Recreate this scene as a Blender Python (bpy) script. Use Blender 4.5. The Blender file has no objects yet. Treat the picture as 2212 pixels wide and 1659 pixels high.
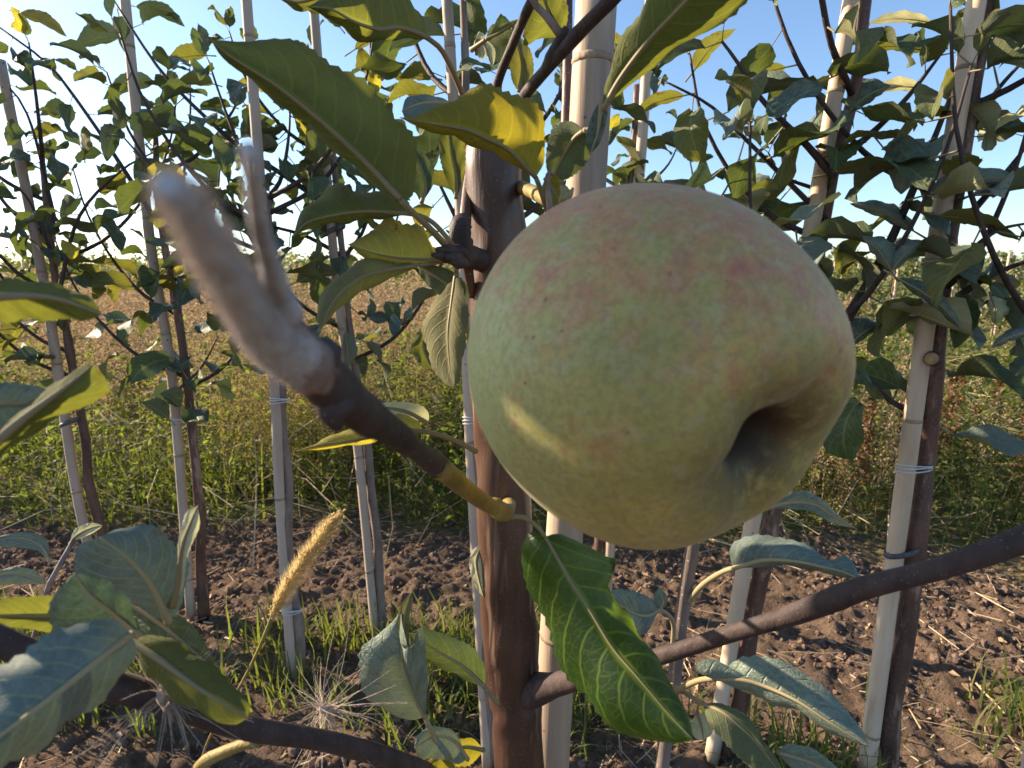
import bpy, math, random
import numpy as np
from mathutils import Vector, Matrix
rnd = random.Random(7)
rng = np.random.default_rng(11)
S = bpy.context.scene
COL = S.collection

# ------------------------------------------------------------------ camera
CH = 0.60                                   # camera height in metres
FX, CX, CY = 1200.0, 1106.0, 829.5
TILT = math.radians(10.8)
Fv = Vector((0, math.cos(TILT), -math.sin(TILT)))
Uv = Vector((0, math.sin(TILT), math.cos(TILT)))
Rv = Vector((1, 0, 0))
CAM = Vector((0, 0, CH))
cd = bpy.data.cameras.new('camera'); cam = bpy.data.objects.new('camera', cd); COL.objects.link(cam)
cam.location = CAM; cam.rotation_euler = (math.radians(90) - TILT, 0, 0)
cd.sensor_width = 36; cd.lens = FX / 2212 * 36
cd.clip_start = 0.005; cd.clip_end = 3000
cd.dof.use_dof = True; cd.dof.focus_distance = 0.32; cd.dof.aperture_fstop = 24
S.camera = cam

# ------------------------------------------------------------------ sky, sun, exposure
SUN_AZ, SUN_EL = math.radians(-68), math.radians(25)      # azimuth from +Y towards +X
w = bpy.data.worlds.new('World'); S.world = w; w.use_nodes = True
nt = w.node_tree; bg = nt.nodes['Background']
sky = nt.nodes.new('ShaderNodeTexSky'); sky.sky_type = 'NISHITA'; sky.sun_disc = False
sky.sun_elevation = SUN_EL; sky.sun_rotation = SUN_AZ
sky.air_density = 1.0; sky.dust_density = 0.6; sky.ozone_density = 3.2
nt.links.new(sky.outputs[0], bg.inputs[0]); bg.inputs[1].default_value = 0.092
sd = bpy.data.lights.new('sun', 'SUN'); sun = bpy.data.objects.new('sun', sd); COL.objects.link(sun)
sd.energy = 5.0; sd.angle = math.radians(0.53); sd.color = (1.0, 0.80, 0.58)
sdir = Vector((math.sin(SUN_AZ) * math.cos(SUN_EL), math.cos(SUN_AZ) * math.cos(SUN_EL), math.sin(SUN_EL)))
sun.rotation_euler = sdir.to_track_quat('Z', 'Y').to_euler()
S.view_settings.view_transform = 'Standard'; S.view_settings.look = 'None'
S.view_settings.exposure = 1.5; S.view_settings.gamma = 1.0
S.view_settings.use_curve_mapping = False

# ------------------------------------------------------------------ helpers
def P(px, py, d):
    px, py, d = float(px), float(py), float(d)
    return CAM + d * (Fv + (px - CX) / FX * Rv - (py - CY) / FX * Uv)
def PY(px, py, Y):
    px, py, Y = float(px), float(py), float(Y)
    r = Fv + (px - CX) / FX * Rv - (py - CY) / FX * Uv
    return CAM + r * (Y / r.y)
def G(px, py, z=0.0):
    r = Fv + (px - CX) / FX * Rv - (py - CY) / FX * Uv
    return CAM + r * ((z - CH) / r.z)

def tag(o, label=None, cat=None, group=None, kind=None):
    if label: o['label'] = label
    if cat: o['category'] = cat
    if group: o['group'] = group
    if kind: o['kind'] = kind
    return o
def thing(name, label, cat, loc=(0, 0, 0), group=None):
    o = bpy.data.objects.new(name, None); COL.objects.link(o); o.location = loc
    o.empty_display_size = 0.05
    return tag(o, label, cat, group)
def link(name, me, parent=None):
    o = bpy.data.objects.new(name, me); COL.objects.link(o)
    if parent is not None:
        o.parent = parent
        o.matrix_parent_inverse = Matrix.Translation(parent.location).inverted() if parent.parent is None else Matrix.Identity(4)
    return o
def mk(name, V, F, mat, parent=None, uv=None, smooth=True, col=None):
    """V (n,3); F (m,3|4) array or list of arrays; uv per vertex."""
    V = np.asarray(V, dtype=np.float32)
    me = bpy.data.meshes.new(name)
    Fs = F if isinstance(F, list) else [F]
    Fs = [np.asarray(f, dtype=np.int32) for f in Fs if len(f)]
    nl = sum(f.size for f in Fs); nf = sum(len(f) for f in Fs)
    me.vertices.add(len(V)); me.vertices.foreach_set('co', V.ravel())
    me.loops.add(nl); li = np.concatenate([f.ravel() for f in Fs]); me.loops.foreach_set('vertex_index', li)
    me.polygons.add(nf)
    tot = np.concatenate([np.full(len(f), f.shape[1], dtype=np.int32) for f in Fs])
    st = np.concatenate([[0], np.cumsum(tot)[:-1]]).astype(np.int32)
    me.polygons.foreach_set('loop_start', st)
    me.polygons.foreach_set('use_smooth', np.full(nf, smooth))
    if uv is not None:
        ul = me.uv_layers.new(name='UVMap'); ul.data.foreach_set('uv', np.asarray(uv, dtype=np.float32)[li].ravel())
    if col is not None:
        a = me.attributes.new('tint', 'FLOAT', 'POINT'); a.data.foreach_set('value', np.asarray(col, dtype=np.float32))
    me.update(calc_edges=True); me.validate()
    if mat: me.materials.append(mat)
    if name is None: return me
    return link(name, me, parent)
def mesh_only(name, *a, **k):
    o = mk(name, *a, **k); me = o.data; bpy.data.objects.remove(o); return me

def h2(ix, iy, s):
    n = (ix.astype(np.int64) * 374761393 + iy.astype(np.int64) * 668265263 + s * 982451653) & 0xffffffff
    n = ((n ^ (n >> 13)) * 1274126177) & 0xffffffff
    return ((n ^ (n >> 16)) & 0xffff) / 65535.0
def vn(x, y, s=0):
    x = np.asarray(x, float); y = np.asarray(y, float)
    ix = np.floor(x); iy = np.floor(y); fx = x - ix; fy = y - iy
    fx = fx * fx * (3 - 2 * fx); fy = fy * fy * (3 - 2 * fy)
    a = h2(ix, iy, s); b = h2(ix + 1, iy, s); c = h2(ix, iy + 1, s); d = h2(ix + 1, iy + 1, s)
    return (a * (1 - fx) + b * fx) * (1 - fy) + (c * (1 - fx) + d * fx) * fy
def fbm(x, y, f, o=4, s=0):
    t = 0; a = 0.5; n = 0
    for i in range(o):
        t = t + a * vn(x * f + 17.3 * i, y * f + 9.1 * i, s + i); n += a; f *= 2.03; a *= 0.55
    return t / n

def cr(pts, n):
    """Catmull-Rom resample of points (k,dim) by chord length into n points."""
    p = np.array([tuple(q) for q in pts], float)
    if len(p) == 2: return p[0] + (p[1] - p[0]) * np.linspace(0, 1, n)[:, None]
    L = np.concatenate([[0], np.cumsum(np.linalg.norm(np.diff(p[:, :3], axis=0), axis=1))]); L /= L[-1]
    q = np.vstack([2 * p[0] - p[1], p, 2 * p[-1] - p[-2]])
    out = []
    for t in np.linspace(0, 1, n):
        i = min(int(np.searchsorted(L, t, side='right')) - 1, len(p) - 2); u = (t - L[i]) / max(L[i + 1] - L[i], 1e-9)
        a, b, c, d = q[i], q[i + 1], q[i + 2], q[i + 3]
        out.append(0.5 * (2 * b + (c - a) * u + (2 * a - 5 * b + 4 * c - d) * u * u + (3 * b - a - 3 * c + d) * u ** 3))
    return np.array(out)
def tube_arr(path, rad, seg=8, rough=0.0, s=0):
    path = np.asarray(path, float); n = len(path); rad = np.broadcast_to(np.asarray(rad, float), (n,))
    T = np.gradient(path, axis=0); T /= np.linalg.norm(T, axis=1)[:, None] + 1e-12
    ref = np.array([0.3, 0.2, 0.93]) if abs(T[0][2]) < 0.8 else np.array([1.0, 0.1, 0])
    V = []
    A = np.cross(T[0], ref); A /= np.linalg.norm(A)
    for i in range(n):
        A = A - T[i] * A.dot(T[i]); A /= np.linalg.norm(A) + 1e-12; B = np.cross(T[i], A)
        an = np.arange(seg) / seg * 2 * math.pi
        r = rad[i] * (1 + rough * (vn(np.cos(an) * 1.5 + 5 + i * 0.37, np.sin(an) * 1.5 + i * 0.21, s) - 0.5) * 2)
        V.append(path[i] + np.outer(np.cos(an) * r, A) + np.outer(np.sin(an) * r, B))
    V = np.vstack(V)
    i, j = np.meshgrid(np.arange(n - 1), np.arange(seg), indexing='ij')
    a = i * seg + j; b = i * seg + (j + 1) % seg
    F = np.stack([a, b, b + seg, a + seg], -1).reshape(-1, 4)
    V = np.vstack([V, path[0], path[-1]]); k = len(V)
    jj = np.arange(seg); c0 = np.stack([np.full(seg, k - 2), (jj + 1) % seg, jj], -1)
    o = (n - 1) * seg; c1 = np.stack([np.full(seg, k - 1), o + jj, o + (jj + 1) % seg], -1)
    uv = np.vstack([np.stack([np.repeat(np.linspace(0, 1, n), seg), np.tile(jj / seg, n)], -1), [[0, .5], [1, .5]]])
    return V, F, np.vstack([c0, c1]), uv
def tube(name, path, rad, mat, parent=None, seg=8, rough=0.0, s=0):
    V, F, C, uv = tube_arr(path, rad, seg, rough, s)
    return mk(name, V, [F, C], mat, parent, uv)
def merge(parts):
    """parts: list of (V, [F..]) -> V, [quads, tris]"""
    Vs, q, t, k = [], [], [], 0
    for V, Fs in parts:
        Vs.append(V)
        for F in Fs:
            F = np.asarray(F)
            if len(F): (q if F.shape[1] == 4 else t).append(F + k)
        k += len(V)
    return np.vstack(Vs), [np.vstack(x) for x in (q, t) if x]
def rotm(az, tilt, roll):
    """arrays -> (n,3,3): local X forward, Z normal."""
    ca, sa, ct, st_, cr_, sr = np.cos(az), np.sin(az), np.cos(tilt), np.sin(tilt), np.cos(roll), np.sin(roll)
    X = np.stack([ca * ct, sa * ct, st_], -1)
    Y0 = np.stack([-sa, ca, np.zeros_like(ca)], -1); Z0 = np.cross(X, Y0)
    Y = Y0 * cr_[:, None] + Z0 * sr[:, None]; Z = np.cross(X, Y)
    return np.stack([X, Y, Z], -1)
def scatter(tv, tf, pos, R, sc):
    """instances of a template baked into one array mesh."""
    tv = np.asarray(tv, float); n = len(pos); sc = np.asarray(sc, float)
    if sc.ndim == 1: sc = np.repeat(sc[:, None], 3, 1)
    V = np.einsum('nij,nkj->nki', R, tv[None] * sc[:, None, :]) + np.asarray(pos)[:, None, :]
    off = (np.arange(n) * len(tv))[:, None, None]
    return V.reshape(-1, 3), (np.asarray(tf)[None] + off).reshape(-1, np.asarray(tf).shape[1])

# ------------------------------------------------------------------ materials
class NB:
    def __init__(s, name):
        s.m = bpy.data.materials.new(name); s.m.use_nodes = True; s.t = s.m.node_tree
        s.b = s.t.nodes['Principled BSDF']; s.o = s.t.nodes['Material Output']
    def n(s, ty, **k):
        x = s.t.nodes.new(ty)
        for a, v in k.items(): setattr(x, a, v)
        return x
    def l(s, a, b): s.t.links.new(a, b)
    def val(s, inp, v):
        if hasattr(v, 'links') or isinstance(v, bpy.types.NodeSocket): s.l(v, inp)
        else: inp.default_value = v
    def math(s, op, a, b=0.0, c=0.0, clamp=False):
        x = s.n('ShaderNodeMath', operation=op, use_clamp=clamp)
        for i, v in enumerate((a, b, c)): s.val(x.inputs[i], v)
        return x.outputs[0]
    def mix(s, f, a, b, bt='MIX'):
        x = s.n('ShaderNodeMix', data_type='RGBA', blend_type=bt)
        s.val(x.inputs[0], f)
        for i, v in ((6, a), (7, b)):
            if isinstance(v, tuple) and len(v) == 3: v = (*v, 1)
            s.val(x.inputs[i], v)
        return x.outputs[2]
    def noise(s, vec, scale, detail=4, rough=0.6, dist=0.0):
        x = s.n('ShaderNodeTexNoise'); x.inputs['Scale'].default_value = scale; x.inputs['Detail'].default_value = detail
        x.inputs['Roughness'].default_value = rough; x.inputs['Distortion'].default_value = dist
        if vec is not None: s.l(vec, x.inputs['Vector'])
        return x.outputs['Fac']
    def ramp(s, f, stops):
        x = s.n('ShaderNodeValToRGB'); e = x.color_ramp.elements
        while len(e) < len(stops): e.new(0.5)
        for k, (p, c) in enumerate(stops):
            e[k].position = p; e[k].color = (c, c, c, 1) if not isinstance(c, tuple) else (*c, 1)
        s.val(x.inputs[0], f); return x.outputs[0]
    def bump(s, h, strength=0.4, dist=0.001):
        x = s.n('ShaderNodeBump'); x.inputs['Strength'].default_value = strength; x.inputs['Distance'].default_value = dist
        s.l(h, x.inputs['Height']); return x.outputs[0]

def bark(name, c1, c2, scale=60, rough=0.7, spots=None, streak=6.0, spec=0.3, blotch=None):
    B = NB(name); tc = B.n('ShaderNodeTexCoord').outputs['Object']
    mp = B.n('ShaderNodeMapping'); B.l(tc, mp.inputs[0]); mp.inputs['Scale'].default_value = (1, 1, 1 / streak)
    a = B.noise(mp.outputs[0], scale, 6, 0.65); b = B.noise(tc, scale * 0.22, 3)
    f = B.ramp(B.math('ADD', B.math('MULTIPLY', a, 0.6), B.math('MULTIPLY', b, 0.4)), [(0.36, 0), (0.64, 1)])
    c = B.mix(f, c1, c2)
    if spots:
        v = B.n('ShaderNodeTexVoronoi'); v.inputs['Scale'].default_value = spots[0]; B.l(mp.outputs[0] if spots[2] else tc, v.inputs['Vector'])
        c = B.mix(B.ramp(v.outputs['Distance'], [(spots[3], 1), (spots[3] + .06, 0)]), c, spots[1])
    if blotch:  # noise blotches in a second tone: cork on bark, stains on canes
        c = B.mix(B.ramp(B.noise(mp.outputs[0], blotch[0], 4, 0.7), [(0.56, 0), (0.66, 1)]), c, blotch[1])
    B.l(c, B.b.inputs['Base Color']); B.b.inputs['Roughness'].default_value = rough
    B.b.inputs['Specular IOR Level'].default_value = spec
    B.l(B.bump(a, 0.6, 0.002), B.b.inputs['Normal'])
    return B.m

def leafmat(name, top, under, trans, tfac=0.42, vein=(0.30, 0.36, 0.12), rough=0.5, dust=0.25, brown=0.25, var=0.25, spotty=0.5, bumpk=0.5):
    B = NB(name); uv = B.n('ShaderNodeUVMap').outputs[0]
    sp = B.n('ShaderNodeSeparateXYZ'); B.l(uv, sp.inputs[0]); u, v = sp.outputs[0], sp.outputs[1]
    av = B.math('ABSOLUTE', B.math('MULTIPLY', B.math('SUBTRACT', v, 0.5), 2.0))
    tc = B.n('ShaderNodeTexCoord').outputs['Object']; oi = B.n('ShaderNodeObjectInfo').outputs['Random']
    geo = B.n('ShaderNodeNewGeometry'); back = geo.outputs['Backfacing']
    cb = B.n('ShaderNodeCombineXYZ'); B.l(B.math('MULTIPLY', u, 2.2), cb.inputs[0]); B.l(v, cb.inputs[1]); B.l(B.math('MULTIPLY', oi, 31.0), cb.inputs[2])
    pv = cb.outputs[0]
    wob = B.math('MULTIPLY', B.math('SUBTRACT', B.noise(pv, 3.5, 2), 0.5), 0.5)
    side = B.math('MULTIPLY', B.math('GREATER_THAN', v, 0.5), 0.4)
    ph = B.math('FRACT', B.math('ADD', B.math('ADD', B.math('SUBTRACT', B.math('MULTIPLY', u, 9.0), B.math('MULTIPLY', B.math('POWER', av, 1.25), 2.6)), side), wob))
    dline = B.math('ABSOLUTE', B.math('SUBTRACT', ph, 0.5))
    sv = B.ramp(dline, [(0.0, 1), (0.035, 0.75), (0.10, 0)])
    sv = B.math('MULTIPLY', sv, B.ramp(av, [(0.75, 1), (1.0, 0.15)]))
    mr = B.ramp(av, [(0.0, 1), (0.035, 1), (0.075, 0)])
    vo = B.n('ShaderNodeTexVoronoi', feature='DISTANCE_TO_EDGE'); vo.inputs['Scale'].default_value = 15; B.l(pv, vo.inputs['Vector'])
    net = B.ramp(vo.outputs['Distance'], [(0.0, 1), (0.09, 0)])
    veins = B.math('MAXIMUM', mr, B.math('MAXIMUM', B.math('MULTIPLY', sv, 0.85), B.math('MULTIPLY', net, 0.28)), clamp=True)
    patch = B.noise(pv, 2.6, 5, 0.65)
    hs = B.n('ShaderNodeHueSaturation'); hs.inputs['Color'].default_value = (*top, 1)
    B.l(B.math('ADD', 0.5 + -0.03, B.math('MULTIPLY', oi, 0.05)), hs.inputs['Hue'])
    B.l(B.math('ADD', 1 - var, B.math('MULTIPLY', B.math('FRACT', B.math('MULTIPLY', oi, 7.31)), 2 * var)), hs.inputs['Value'])
    tcol = B.mix(B.ramp(patch, [(0.35, 0), (0.65, 1)]), hs.outputs[0], tuple(min(1, c * 1.6 + 0.002) for c in top))
    tcol = B.mix(B.math('MULTIPLY', veins, 0.45), tcol, vein)
    # pale spray residue and bloom on the upper face
    fine = B.noise(tc, 700, 3, 0.7); fd = B.noise(pv, 5.5, 4, 0.7)
    dd = B.math('MULTIPLY', B.ramp(B.math('ADD', B.math('MULTIPLY', fine, 0.45), B.math('MULTIPLY', fd, 0.55)), [(0.42, 0), (0.62, 1)]), dust)
    tcol = B.mix(dd, tcol, (0.30, 0.32, 0.27))
    ucol = B.mix(B.math('MULTIPLY', veins, 0.5), B.mix(patch, under, tuple(c * 0.72 for c in under)), tuple(min(1, c * 1.35) for c in under))
    col = B.mix(back, tcol, ucol)
    br = B.math('MULTIPLY', B.ramp(B.math('ADD', B.noise(pv, 3.2, 5, 0.7), B.math('MULTIPLY', B.math('POWER', av, 3), 0.07)), [(0.66, 0), (0.70, 1)]), brown * 2.2, clamp=True)
    dots = B.n('ShaderNodeTexVoronoi'); dots.inputs['Scale'].default_value = 9; B.l(pv, dots.inputs['Vector'])
    br = B.math('MAXIMUM', br, B.math('MULTIPLY', B.ramp(dots.outputs['Distance'], [(0.07, 1), (0.12, 0)]), spotty))
    col = B.mix(br, col, (0.10, 0.045, 0.02))
    pm = B.math('LESS_THAN', u, -0.5); col = B.mix(pm, col, (0.33, 0.27, 0.15))
    B.l(col, B.b.inputs['Base Color'])
    rr = B.mix(back, (rough,) * 3, (0.9,) * 3); B.l(rr, B.b.inputs['Roughness'])
    B.b.inputs['Specular IOR Level'].default_value = 0.32
    hgt = B.math('ADD', B.math('MULTIPLY', veins, -1.0), B.math('MULTIPLY', B.noise(pv, 12, 3), 0.6))
    bm = B.bump(hgt, bumpk, 0.0012); B.l(bm, B.b.inputs['Normal'])
    tr = B.n('ShaderNodeBsdfTranslucent')
    tcl = B.mix(B.ramp(patch, [(0.3, 0), (0.7, 1)]), trans, tuple(c * 0.72 for c in trans))
    tcl = B.mix(B.math('MULTIPLY', veins, 0.5), tcl, tuple(min(1, c * 1.5) for c in trans))
    tcl = B.mix(br, tcl, (0.20, 0.07, 0.02)); tcl = B.mix(pm, tcl, (0.16, 0.12, 0.05)); B.l(tcl, tr.inputs[0])
    ms = B.n('ShaderNodeMixShader'); ms.inputs[0].default_value = tfac
    B.l(B.b.outputs[0], ms.inputs[1]); B.l(tr.outputs[0], ms.inputs[2]); B.l(ms.outputs[0], B.o.inputs[0])
    return B.m

def simple_leaf(name, c, t, tfac=0.4, c2=None, rough=0.7):
    """foliage of the masses: colour by the per-vertex tint"""
    B = NB(name); at = B.n('ShaderNodeAttribute', attribute_name='tint').outputs['Fac']
    col = B.mix(at, c, c2 or tuple(x * 1.8 for x in c)); B.l(col, B.b.inputs['Base Color'])
    B.b.inputs['Roughness'].default_value = rough; B.b.inputs['Specular IOR Level'].default_value = 0.2
    tr = B.n('ShaderNodeBsdfTranslucent'); B.l(B.mix(at, t, tuple(min(1, x * 1.25) for x in t)), tr.inputs[0])
    ms = B.n('ShaderNodeMixShader'); ms.inputs[0].default_value = tfac
    B.l(B.b.outputs[0], ms.inputs[1]); B.l(tr.outputs[0], ms.inputs[2]); B.l(ms.outputs[0], B.o.inputs[0])
    return B.m

M = {}
M['trunk'] = bark('bark_brown', (0.055, 0.030, 0.024), (0.155, 0.085, 0.062), 80, 0.5, (330, (0.40, 0.31, 0.25), False, 0.10), 5, 0.4, (60, (0.30, 0.19, 0.15)))
M['trunk_near'] = bark('bark_near_trunk', (0.030, 0.015, 0.010), (0.120, 0.060, 0.038), 55, 0.42, (420, (0.38, 0.28, 0.22), False, 0.055), 9, 0.5, (30, (0.34, 0.22, 0.15)))
M['twig'] = bark('bark_twig', (0.028, 0.019, 0.019), (0.075, 0.052, 0.048), 170, 0.65, (620, (0.22, 0.17, 0.15), False, 0.07), 3)
M['greytwig'] = bark('bark_grey_twig', (0.13, 0.105, 0.10), (0.30, 0.25, 0.23), 120, 0.85, None, 3)
M['young'] = bark('bark_young', (0.13, 0.10, 0.085), (0.27, 0.21, 0.18), 90, 0.8, (200, (0.45, 0.38, 0.3), False, 0.08), 6)
M['olive'] = bark('bark_olive', (0.16, 0.12, 0.035), (0.30, 0.22, 0.07), 160, 0.6, (330, (0.08, 0.05, 0.03), False, 0.07), 2)
M['fuzzy'] = bark('felted_bud', (0.23, 0.215, 0.22), (0.46, 0.455, 0.465), 190, 1.0, None, 1.5, 0.1)
M['fuzzybrown'] = bark('felted_brown', (0.14, 0.085, 0.065), (0.30, 0.23, 0.19), 110, 1.0, None, 1.5, 0.1)
M['budgreen'] = bark('bud_green', (0.20, 0.18, 0.09), (0.32, 0.29, 0.16), 110, 0.9, None, 1.5, 0.1)
M['cane'] = bark('bamboo', (0.46, 0.34, 0.23), (0.66, 0.52, 0.38), 45, 0.55, (55, (0.22, 0.14, 0.10), False, 0.035), 14, 0.35, (18, (0.27, 0.19, 0.14)))
M['cane_dark'] = bark('bamboo_weathered_backlit', (0.30, 0.24, 0.195), (0.50, 0.41, 0.335), 45, 0.7, (60, (0.12, 0.08, 0.07), False, 0.05), 14, 0.3)  # weathered bamboo; also puts the backlit darkness of left canes into colour
M['cane_big'] = bark('bamboo_big_shaded', (0.30, 0.225, 0.165), (0.52, 0.40, 0.30), 40, 0.6, (70, (0.15, 0.10, 0.08), False, 0.04), 16, 0.3, (30, (0.24, 0.185, 0.15)))  # shaded tone of the thick cane painted into its bamboo colour
M['node'] = bark('bamboo_node', (0.20, 0.14, 0.10), (0.40, 0.30, 0.2), 80, 0.7)
M['tie'] = bark('tie_wire', (0.42, 0.44, 0.46), (0.62, 0.63, 0.62), 200, 0.5)
M['tie_dark'] = bark('tie_tape', (0.05, 0.055, 0.06), (0.12, 0.13, 0.13), 200, 0.6)
M['cut'] = bark('cut_wood', (0.30, 0.18, 0.08), (0.5, 0.34, 0.18), 300, 0.8)
M['fluff'] = bark('seed_fluff', (0.40, 0.31, 0.25), (0.58, 0.48, 0.40), 300, 1.0)

LM = {}
LM['green'] = leafmat('leaf_green', (0.035, 0.060, 0.022), (0.135, 0.155, 0.085), (0.15, 0.20, 0.03), 0.26)
LM['teal'] = leafmat('leaf_blue_green', (0.028, 0.055, 0.040), (0.16, 0.18, 0.12), (0.09, 0.15, 0.04), 0.16, dust=0.45)
LM['olive'] = leafmat('leaf_olive', (0.075, 0.085, 0.022), (0.19, 0.18, 0.09), (0.27, 0.27, 0.03), 0.32, brown=0.5)
LM['yellow'] = leafmat('leaf_yellow', (0.28, 0.26, 0.035), (0.30, 0.28, 0.08), (0.52, 0.46, 0.04), 0.45, vein=(0.5, 0.45, 0.12), brown=0.4, dust=0.08)
LM['under'] = leafmat('leaf_near_green', (0.050, 0.075, 0.020), (0.11, 0.125, 0.042), (0.27, 0.29, 0.035), 0.32, brown=0.30, spotty=0.2, dust=0.1)
LM['gold'] = leafmat('leaf_golden', (0.22, 0.20, 0.02), (0.25, 0.21, 0.03), (0.36, 0.31, 0.02), 0.40, brown=0.35, dust=0.0, vein=(0.4, 0.35, 0.07))
LM['deep'] = leafmat('leaf_deep_green', (0.008, 0.024, 0.005), (0.10, 0.12, 0.05), (0.30, 0.50, 0.015), 0.30, vein=(0.20, 0.28, 0.04), dust=0.0, brown=0.8, rough=0.42, var=0.05, bumpk=0.18)
LM['pale'] = leafmat('leaf_sprayed', (0.10, 0.135, 0.10), (0.32, 0.34, 0.20), (0.24, 0.28, 0.08), 0.12, dust=0.5, brown=0.15, var=0.08, bumpk=0.6, vein=(0.22, 0.26, 0.17))
LM['blue'] = leafmat('leaf_bloom_sky_blue', (0.072, 0.098, 0.090), (0.26, 0.28, 0.16), (0.10, 0.14, 0.07), 0.07, dust=0.24, brown=0.15, var=0.05, spotty=0.1, bumpk=0.12, rough=0.7)  # bloom plus the blue of reflected sky, put into the colour
LM['cream'] = leafmat('leaf_cream', (0.40, 0.42, 0.26), (0.62, 0.60, 0.44), (0.7, 0.66, 0.3), 0.35, brown=0.1, spotty=0.1)

# apple skin
B = NB('apple_skin'); tc = B.n('ShaderNodeTexCoord').outputs['Object']
sp = B.n('ShaderNodeSeparateXYZ'); B.l(tc, sp.inputs[0])
dotv = B.n('ShaderNodeVectorMath', operation='DOT_PRODUCT'); B.l(tc, dotv.inputs[0]); dotv.inputs[1].default_value = (0.02, -0.22, 0.97)
hgt = B.math('DIVIDE', dotv.outputs['Value'], 0.041)
big = B.noise(tc, 42, 5, 0.62); mid_ = B.noise(tc, 170, 6, 0.75); fine = B.noise(tc, 640, 4, 0.8)
base = B.mix(B.ramp(big, [(0.36, 0), (0.62, 1)]), (0.33, 0.285, 0.085), (0.46, 0.355, 0.10))
lf = B.math('MULTIPLY', B.math('ADD', B.math('DIVIDE', sp.outputs[0], 0.041), 0.35), -1.6, clamp=True)
base = B.mix(B.math('MULTIPLY', lf, 0.8), base, (0.37, 0.42, 0.17))
blush = B.math('ADD', B.math('MULTIPLY', hgt, 0.75), B.math('ADD', B.math('MULTIPLY', B.math('SUBTRACT', big, 0.5), 1.6), B.math('MULTIPLY', B.math('SUBTRACT', mid_, 0.5), 1.9)))
col = B.mix(B.math('MULTIPLY', B.ramp(blush, [(0.16, 0), (0.85, 1)]), 0.66), base, (0.46, 0.135, 0.095))
v1 = B.n('ShaderNodeTexVoronoi'); v1.inputs['Scale'].default_value = 135; B.l(tc, v1.inputs['Vector'])
spotp = B.math('MULTIPLY', B.ramp(v1.outputs['Distance'], [(0.10, 1), (0.38, 0)]), B.ramp(B.math('ADD', big, B.math('MULTIPLY', hgt, 0.15)), [(0.44, 0), (0.62, 1)]))
col = B.mix(B.math('MULTIPLY', spotp, 0.42), col, (0.38, 0.085, 0.10))
bl = B.math('MULTIPLY', B.ramp(B.noise(tc, 290, 5, 0.8, 0.3), [(0.50, 0), (0.64, 1)]), 0.30)
col = B.mix(bl, col, (0.46, 0.40, 0.31))
col = B.mix(B.math('MULTIPLY', B.ramp(fine, [(0.46, 0), (0.57, 1)]), 0.34), col, (0.16, 0.13, 0.05))
v2 = B.n('ShaderNodeTexVoronoi'); v2.inputs['Scale'].default_value = 210; B.l(tc, v2.inputs['Vector'])
lent = B.math('MULTIPLY', B.ramp(v2.outputs['Distance'], [(0.05, 1), (0.13, 0)]), B.ramp(mid_, [(0.50, 0), (0.56, 1)]))
col = B.mix(B.math('MULTIPLY', lent, 0.85), col, (0.10, 0.07, 0.03))
attr = B.n('ShaderNodeAttribute', attribute_name='tint').outputs['Fac']     # russet around the eye of the fruit; hollow's shade also painted in
mr_ = B.math('MULTIPLY', attr, B.ramp(B.noise(tc, 150, 6, 0.75, 0.6), [(0.26, 0), (0.52, 1)]))
col = B.mix(mr_, col, (0.070, 0.042, 0.018)); col = B.mix(B.ramp(attr, [(0.82, 0), (1.0, 1)]), col, (0.045, 0.028, 0.014))  # mottled russet, then the shade of the pit painted dark
B.l(col, B.b.inputs['Base Color']); B.b.inputs['Roughness'].default_value = 0.58; B.b.inputs['Specular IOR Level'].default_value = 0.28
B.b.inputs['Subsurface Weight'].default_value = 0.05; B.b.inputs['Subsurface Radius'].default_value = (0.004, 0.0025, 0.001); B.b.inputs['Subsurface Scale'].default_value = 1.0
B.b.inputs['Sheen Weight'].default_value = 0.08; B.b.inputs['Sheen Roughness'].default_value = 0.4
B.l(B.bump(B.math('ADD', B.math('MULTIPLY', mid_, 0.7), B.math('MULTIPLY', fine, 0.3)), 0.12, 0.0006), B.b.inputs['Normal'])
M['apple'] = B.m

# soil / ground
B = NB('soil_and_litter'); tc = B.n('ShaderNodeTexCoord').outputs['Object']
at = B.n('ShaderNodeAttribute', attribute_name='tint').outputs['Fac']
n1 = B.noise(tc, 9, 8, 0.7); n2 = B.noise(tc, 70, 8, 0.75); n3 = B.noise(tc, 2.3, 5, 0.6)
soil = B.mix(B.ramp(n2, [(0.35, 0), (0.68, 1)]), (0.070, 0.046, 0.033), (0.195, 0.136, 0.097))
soil = B.mix(B.ramp(n1, [(0.45, 0), (0.7, 1)]), soil, (0.165, 0.118, 0.080))
lit = B.mix(B.ramp(n2, [(0.4, 0), (0.6, 1)]), (0.07, 0.075, 0.022), (0.24, 0.19, 0.085))
lit = B.mix(B.ramp(n3, [(0.4, 0), (0.65, 1)]), lit, (0.10, 0.12, 0.035))
B.l(B.mix(at, soil, lit), B.b.inputs['Base Color']); B.b.inputs['Roughness'].default_value = 1.0; B.b.inputs['Specular IOR Level'].default_value = 0.1
B.l(B.bump(B.math('ADD', n2, B.noise(tc, 260, 4, 0.7)), 0.9, 0.006), B.b.inputs['Normal'])
M['soil'] = B.m
B = NB('clod'); tc = B.n('ShaderNodeTexCoord').outputs['Object']; n2 = B.noise(tc, 90, 6, 0.75)
at = B.n('ShaderNodeAttribute', attribute_name='tint').outputs['Fac']
B.l(B.mix(B.math('ADD', B.math('MULTIPLY', n2, 0.6), B.math('MULTIPLY', at, 0.4)), (0.070, 0.045, 0.032), (0.225, 0.150, 0.108)), B.b.inputs['Base Color'])
B.b.inputs['Roughness'].default_value = 1; B.l(B.bump(n2, 0.8, 0.004), B.b.inputs['Normal']); M['clod'] = B.m

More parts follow.
